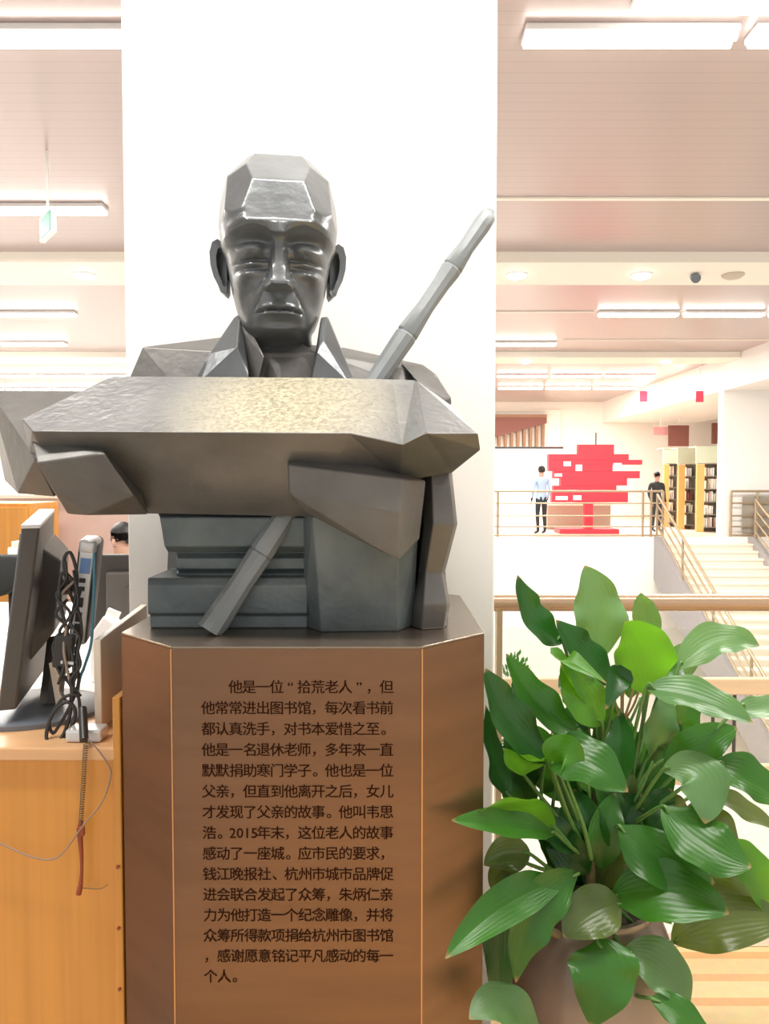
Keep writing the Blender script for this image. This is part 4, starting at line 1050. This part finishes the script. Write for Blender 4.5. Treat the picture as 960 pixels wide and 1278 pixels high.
# ------------------------------------------------------------------ potted broad-leaf plant
PXc, PYc = P(742,1200,1.74).x, 1.74
plant = thing('potted_plant', (PXc, PYc, 0), 'large broad-leaved green dracaena in a brown glazed pot right of the plinth', 'plant')
PR = 0.58
bm = BM(); lathe(bm, [(0.120,0),(0.130,0.01),(0.165,0.15),(0.190,0.30),(0.194,0.38),(0.180,0.47),(0.150,0.54),(0.128,PR-0.02),(0.132,PR-0.008),(0.132,PR),(0.120,PR),(0.116,PR-0.05)], (PXc,PYc,0.0), 48); link('pot', bm, M['pot'], plant, smooth=True, angle=0.6)
bm = BM(); lathe(bm, [(0.119,PR-0.06),(0.117,PR-0.045),(0.06,PR-0.035)], (PXc,PYc,0.0), 36); link('soil', bm, M['soil'], plant)
def stem(pts, r0, r1, m=None):
    ps = bez(pts, 10); n = len(ps)
    bm = BM(); tube(bm, ps, [(r0+(r1-r0)*i/(n-1))*(1+0.12*(i%3==0)) for i in range(n)], 10); return link('stem', bm, m or M['cane'], plant, smooth=True, angle=0.9)
soilz = PR-0.05
CR = {'a': P(738,1070,1.72), 'b': P(772,1040,1.76), 'c': P(762,1120,1.66), 'd': P(700,1085,1.70), 'e': P(742,950,1.78)}
stem([Vector((PXc-0.02,1.73,soilz)), P(737,1150,1.73), CR['a'], P(742,1000,1.75), CR['e']], .013, .008)
stem([Vector((PXc+0.04,1.77,soilz)), P(766,1140,1.77), CR['b'], P(768,960,1.79)], .012, .008)
stem([Vector((PXc+0.05,1.66,soilz)), P(764,1180,1.66), CR['c']], .010, .007)
stem([Vector((PXc-0.07,1.70,soilz)), P(680,1150,1.69), CR['d']], .010, .007)
stem([Vector((PXc-0.09,1.66,soilz-.002)), P(672,1150,1.60), P(664,1120,1.58)], .009, .008)
bm = BM(); ps = bez([P(762,1000,1.80), P(785,900,1.83), P(780,855,1.84)], 8)
for dx in (-10, -2, 7, 13):
    tube(bm, bez([P(776,905,1.84), P(778+dx,880,1.83), P(782+dx*1.3,858,1.82)], 6), 0.003, 6)
o = link('dry_tuft', bm, M['twig'], plant); o['label'] = 'dry brown leaf remnants at the middle'

def leaf(base, mid, tip, wpx, m, crown=None, nrm=(0,-.75,.65), fold=.22, wave=.05, peak=.42, curl=0.0, twist=0.0):
    b, c, t = P(*base), P(*mid), P(*tip)
    Ym = mid[2]; wid = wpx*1.12*Ym/950/2; wave *= 2.4
    N, K = 22, 8
    nrm = Vector(nrm).normalized()
    ctrl2 = c*2 - (b+t)/2          # quadratic passing through mid
    rows = []
    bm = BM(); uvl = bm.loops.layers.uv.new('UVMap')
    ph = random.uniform(0, 6)
    for i in range(N+1):
        s = i/N
        p = b*(1-s)**2 + ctrl2*2*s*(1-s) + t*s*s
        tg = (ctrl2-b)*2*(1-s) + (t-ctrl2)*2*s
        if tg.length < 1e-6: tg = t-b
        tg.normalize()
        nn = (nrm - tg*nrm.dot(tg))
        nn = nn.normalized() if nn.length > 1e-4 else tg.orthogonal().normalized()
        if twist: nn = Matrix.Rotation(twist*(s-.5), 3, tg) @ nn
        side = tg.cross(nn)
        # ovate-lanceolate outline with a pointed tip
        if s < peak: w = (sin(pi/2*(s/peak)))**0.8
        else:
            q = (s-peak)/(1-peak); w = max(0.0, 1-q**2.1)**0.85
        w = max(w*wid, 0.0016)
        r = []
        for k in range(-K, K+1):
            f = k/K
            h = fold*w*(abs(f)**1.3) - curl*w*f*f*1.4
            h += wave*w*(sin(5*s*pi+ph+(1.3 if f > 0 else 0)) + .5*sin(11*s+2*ph+f*2))*abs(f)**2
            r.append(bm.verts.new(p + side*(f*w) + nn*h))
        rows.append(r)
    for i in range(N):
        for k in range(2*K):
            f = bm.faces.new((rows[i][k], rows[i][k+1], rows[i+1][k+1], rows[i+1][k]))
            for lp, (u, v) in zip(f.loops, ((k/(2*K), i/N), ((k+1)/(2*K), i/N), ((k+1)/(2*K), (i+1)/N), (k/(2*K), (i+1)/N))): lp[uvl].uv = (u, v)
            f.smooth = True
    # midrib and petiole
    if crown is not None:
        cr = CR[crown] if isinstance(crown, str) else P(*crown)
        d0 = (ctrl2-b).normalized()
        pts = bez([cr, (cr+b)/2 - d0*0.01 + Vector((0,0,-0.012)), b, b + d0*0.02], 6)
        tube(bm, pts, [.0055-.0025*i/(len(pts)-1) for i in range(len(pts))], 7, mi=1)
    me = bpy.data.meshes.new('leaf'); bm.to_mesh(me); bm.free()
    for f in me.polygons: f.use_smooth = True
    me.materials.append(M[m]); me.materials.append(M['stalk'])
    o = bpy.data.objects.new('leaf', me); C.objects.link(o); o.parent = plant; o.matrix_parent_inverse = Matrix.Translation(plant.location).inverted()
    return o
D, MI, BR, PA, OL = 'leaf_dark', 'leaf_mid', 'leaf_bright', 'leaf_pale', 'leaf_olive'
# upper crown
leaf((703,802,1.76),(664,770,1.72),(646,718,1.70), 42, D, 'e', (.5,-.75,.35), fold=.3)
leaf((750,822,1.80),(746,762,1.80),(730,706,1.80), 60, PA, 'e', (.1,-.95,.2), fold=.18, wave=.07)
leaf((818,806,1.86),(806,768,1.86),(800,740,1.84), 30, PA, 'b', (-.3,-.9,.2))
leaf((808,868,1.80),(802,815,1.74),(780,776,1.68), 68, BR, 'b', (-.05,-.98,-.15), fold=.12)
leaf((742,886,1.72),(700,826,1.66),(757,853,1.60), 34, BR, 'e', (.3,-.6,.7), fold=.4)
leaf((768,850,1.77),(728,818,1.74),(694,774,1.72), 50, D, 'e', (.4,-.75,.5), fold=.25)
leaf((752,905,1.72),(726,868,1.70),(700,830,1.70), 50, BR, 'e', (.2,-.9,.2))
leaf((768,870,1.74),(774,845,1.72),(756,885,1.68), 30, D, 'e', (0,-.8,.5))
# right upper
leaf((846,836,1.84),(895,800,1.84),(948,806,1.86), 44, PA, 'b', (-.25,-.7,.7), fold=.3, wave=.08)
leaf((830,842,1.90),(850,826,1.9),(872,800,1.92), 36, PA, 'b', (-.2,-.8,.5))
leaf((806,860,1.70),(872,872,1.66),(940,902,1.64), 50, PA, 'b', (.1,-.62,.78), fold=.28)
leaf((920,884,1.72),(948,884,1.74),(985,868,1.78), 30, PA, 'b', (.1,-.6,.8))
leaf((828,956,1.74),(874,930,1.72),(920,908,1.72), 44, MI, 'b', (.3,-.75,.6))
leaf((826,962,1.66),(872,968,1.62),(880,1028,1.58), 60, PA, 'b', (.1,-.85,.5), fold=.1, peak=.6)
leaf((892,954,1.66),(936,972,1.64),(985,1004,1.66), 54, MI, 'b', (.1,-.7,.7))
leaf((884,984,1.78),(925,1008,1.78),(975,1036,1.80), 30, OL, 'b', (0,-.6,.8))
leaf((826,1006,1.62),(878,1052,1.56),(938,1082,1.52), 70, MI, 'b', (.25,-.8,.55), fold=.16)
leaf((772,1030,1.64),(824,1074,1.60),(892,1102,1.58), 62, MI, 'b', (.2,-.85,.5), fold=.14)
leaf((850,1020,1.75),(890,1030,1.76),(922,1060,1.76), 50, OL, 'b', (.1,-.7,.7))
leaf((812,1000,1.76),(840,1020,1.74),(862,1050,1.74), 46, OL, 'b', (.1,-.8,.5))
leaf((762,1120,1.62),(834,1114,1.56),(910,1140,1.52), 70, MI, 'c', (.05,-.72,.7), fold=.18)
leaf((838,1176,1.66),(905,1150,1.64),(990,1148,1.66), 60, OL, 'c', (.05,-.75,.65), fold=.1)
leaf((905,1050,1.70),(940,1090,1.68),(965,1150,1.68), 50, BR, 'b', (.3,-.75,.5))
leaf((880,1095,1.72),(915,1110,1.72),(955,1120,1.74), 40, OL, 'c', (.1,-.7,.6))
# left side
leaf((690,950,1.66),(636,898,1.60),(606,834,1.58), 58, D, 'a', (.5,-.75,.5), fold=.2)
leaf((726,918,1.70),(668,874,1.68),(632,816,1.68), 46, MI, 'a', (.4,-.75,.55), fold=.3)
leaf((700,885,1.74),(660,870,1.72),(640,850,1.72), 40, D, 'a', (.4,-.75,.5))
leaf((638,996,1.66),(616,948,1.66),(606,880,1.66), 40, D, 'a', (.8,-.6,.1), fold=.2)
leaf((688,944,1.64),(655,952,1.60),(630,934,1.60), 34, BR, 'a', (.1,-.7,-.5))
leaf((684,948,1.62),(730,950,1.56),(784,988,1.54), 64, MI, 'a', (.1,-.72,.68), fold=.18)
leaf((690,960,1.60),(704,942,1.57),(728,962,1.56), 46, BR, 'a', (-.3,-.8,.5))
leaf((694,1040,1.60),(632,1032,1.48),(564,1024,1.37), 36, MI, 'a', (.1,-.65,.75), fold=.45)
leaf((694,1034,1.64),(646,1004,1.55),(598,1014,1.43), 40, BR, 'a', (.1,-.75,-.4), fold=.2)
leaf((662,1066,1.62),(630,1066,1.58),(604,1080,1.54), 40, OL, 'd', (.2,-.8,.5), fold=.5)
leaf((650,1075,1.60),(625,1090,1.57),(618,1112,1.56), 34, OL, 'd', (.3,-.8,.3), fold=.3)
leaf((704,1100,1.58),(632,1128,1.44),(556,1196,1.33), 46, MI, 'd', (.25,-.72,.65), fold=.3)
leaf((722,1090,1.58),(668,1140,1.50),(644,1226,1.46), 58, MI, 'd', (.5,-.8,.35), fold=.2)
leaf((634,1100,1.60),(622,1170,1.58),(628,1262,1.56), 46, D, 'd', (.3,-.9,.15), fold=.3)
leaf((676,1296,1.46),(630,1254,1.42),(586,1272,1.37), 50, PA, (690,1310,1.5), (.0,-.6,.8), fold=.1)
# low centre
leaf((778,1128,1.60),(738,1140,1.56),(704,1170,1.54), 56, OL, 'c', (0,-.75,.65))
leaf((745,1172,1.56),(752,1215,1.52),(738,1282,1.50), 80, MI, 'c', (0,-.97,.25), fold=.1, peak=.4)
leaf((778,1186,1.58),(828,1208,1.55),(860,1258,1.53), 56, PA, 'c', (.2,-.8,.5), fold=.12)
leaf((812,1246,1.52),(848,1264,1.50),(890,1296,1.48), 34, MI, (790,1230,1.6), (.1,-.7,.65))
# inner, deeper leaves round the stems
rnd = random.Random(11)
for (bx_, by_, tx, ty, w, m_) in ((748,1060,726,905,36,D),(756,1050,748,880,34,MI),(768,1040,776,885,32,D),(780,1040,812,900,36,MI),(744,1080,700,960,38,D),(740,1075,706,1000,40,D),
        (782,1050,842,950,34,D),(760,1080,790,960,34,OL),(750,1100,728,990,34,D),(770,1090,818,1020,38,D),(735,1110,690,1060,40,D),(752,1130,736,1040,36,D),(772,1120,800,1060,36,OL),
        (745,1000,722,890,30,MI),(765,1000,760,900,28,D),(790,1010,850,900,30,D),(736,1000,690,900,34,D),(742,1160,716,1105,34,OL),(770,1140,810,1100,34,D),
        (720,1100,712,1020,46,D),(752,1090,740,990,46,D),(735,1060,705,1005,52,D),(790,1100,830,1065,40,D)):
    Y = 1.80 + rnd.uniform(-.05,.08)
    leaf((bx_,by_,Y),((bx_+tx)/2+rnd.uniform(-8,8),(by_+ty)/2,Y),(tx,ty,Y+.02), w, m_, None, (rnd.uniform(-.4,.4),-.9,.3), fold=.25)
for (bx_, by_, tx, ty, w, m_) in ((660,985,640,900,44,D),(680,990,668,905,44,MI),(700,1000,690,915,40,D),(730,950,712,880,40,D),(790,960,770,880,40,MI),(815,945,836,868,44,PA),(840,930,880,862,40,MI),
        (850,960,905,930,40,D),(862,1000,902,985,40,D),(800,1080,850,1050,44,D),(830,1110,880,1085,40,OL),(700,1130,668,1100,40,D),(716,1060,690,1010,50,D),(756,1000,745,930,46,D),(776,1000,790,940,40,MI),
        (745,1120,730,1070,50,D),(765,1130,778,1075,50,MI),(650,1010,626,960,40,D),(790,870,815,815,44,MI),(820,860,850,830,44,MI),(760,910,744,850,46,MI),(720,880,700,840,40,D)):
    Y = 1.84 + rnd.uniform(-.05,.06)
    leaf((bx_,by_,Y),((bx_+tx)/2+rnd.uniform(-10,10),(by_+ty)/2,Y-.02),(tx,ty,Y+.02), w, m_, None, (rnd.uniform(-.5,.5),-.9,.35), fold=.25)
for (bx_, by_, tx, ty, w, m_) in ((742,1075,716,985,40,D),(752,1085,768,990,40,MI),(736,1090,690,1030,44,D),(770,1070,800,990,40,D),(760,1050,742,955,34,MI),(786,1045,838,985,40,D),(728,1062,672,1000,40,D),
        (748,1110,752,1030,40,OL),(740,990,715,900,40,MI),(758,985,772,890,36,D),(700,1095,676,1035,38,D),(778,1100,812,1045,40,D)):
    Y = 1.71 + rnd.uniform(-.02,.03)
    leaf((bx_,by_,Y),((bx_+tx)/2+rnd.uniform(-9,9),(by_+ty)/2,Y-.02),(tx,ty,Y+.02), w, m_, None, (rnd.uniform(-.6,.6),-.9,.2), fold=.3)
# petioles seen bare
for a, b, c in (((740,1070,1.7),(680,1000,1.68),(628,935,1.66)),((735,1075,1.7),(672,1040,1.68),(636,995,1.66)),((690,1070,1.70),(676,1000,1.72),(680,950,1.72)),((696,1060,1.70),(690,1010,1.73),(698,960,1.73)),
                ((738,1072,1.66),(728,1030,1.62),(706,970,1.60)),((772,1040,1.74),(800,985,1.72),(815,950,1.72)),((772,1040,1.76),(770,950,1.78),(800,870,1.8)),((775,1035,1.76),(812,960,1.78),(870,935,1.78)),
                ((740,960,1.78),(736,920,1.77),(728,870,1.76)),((745,960,1.78),(750,900,1.78),(748,840,1.79)),((762,1118,1.66),(800,1140,1.66),(838,1152,1.66))):
    bm = BM(); tube(bm, bez([P(*a), P(*b), P(*c)], 8), [.006-.003*i/16 for i in range(17)], 8); link('petiole', bm, M['stalk'], plant, smooth=True)

# small tree on the storey below, its top showing behind the balustrade
c = P(642, 830, 11.0)
t = thing('indoor_tree', (c.x, 11.0, LOW), 'small bushy green tree on the floor below, behind the balustrade post', 'tree')
bm = BM(); lathe(bm, [(0.22,0),(0.30,0.45),(0.32,0.5),(0.28,0.5)], (c.x,11.0,LOW), 24); link('tub', bm, M['white'], t, smooth=True, angle=0.6)
bm = BM(); tube(bm, bez([(c.x,11.0,LOW+0.45),(c.x+0.03,11.0,-3.0),(c.x,11.0,c.z-0.2)], 8), 0.035, 8); link('trunk', bm, M['cane'], t, smooth=True)
bm = BM(); rnd = random.Random(5)
for k in range(420):
    v = Vector((rnd.gauss(0,1), rnd.gauss(0,1), rnd.gauss(0,1))).normalized()*rnd.uniform(.35,1)**.6
    p = Vector((c.x, 11.0, c.z-0.55)) + Vector((v.x*.26, v.y*.26, v.z*.75))
    d = (v + Vector((0,0,.5))).normalized()*0.10; s = d.cross(Vector((rnd.random(),rnd.random(),rnd.random()))).normalized()*0.022
    n = d.cross(s).normalized()*0.004
    vs = [bm.verts.new(q) for q in (p, p+d*.5+s+n, p+d, p+d*.5-s+n)]; bm.faces.new(vs)
link('foliage', bm, M['leaf_mid'], t)
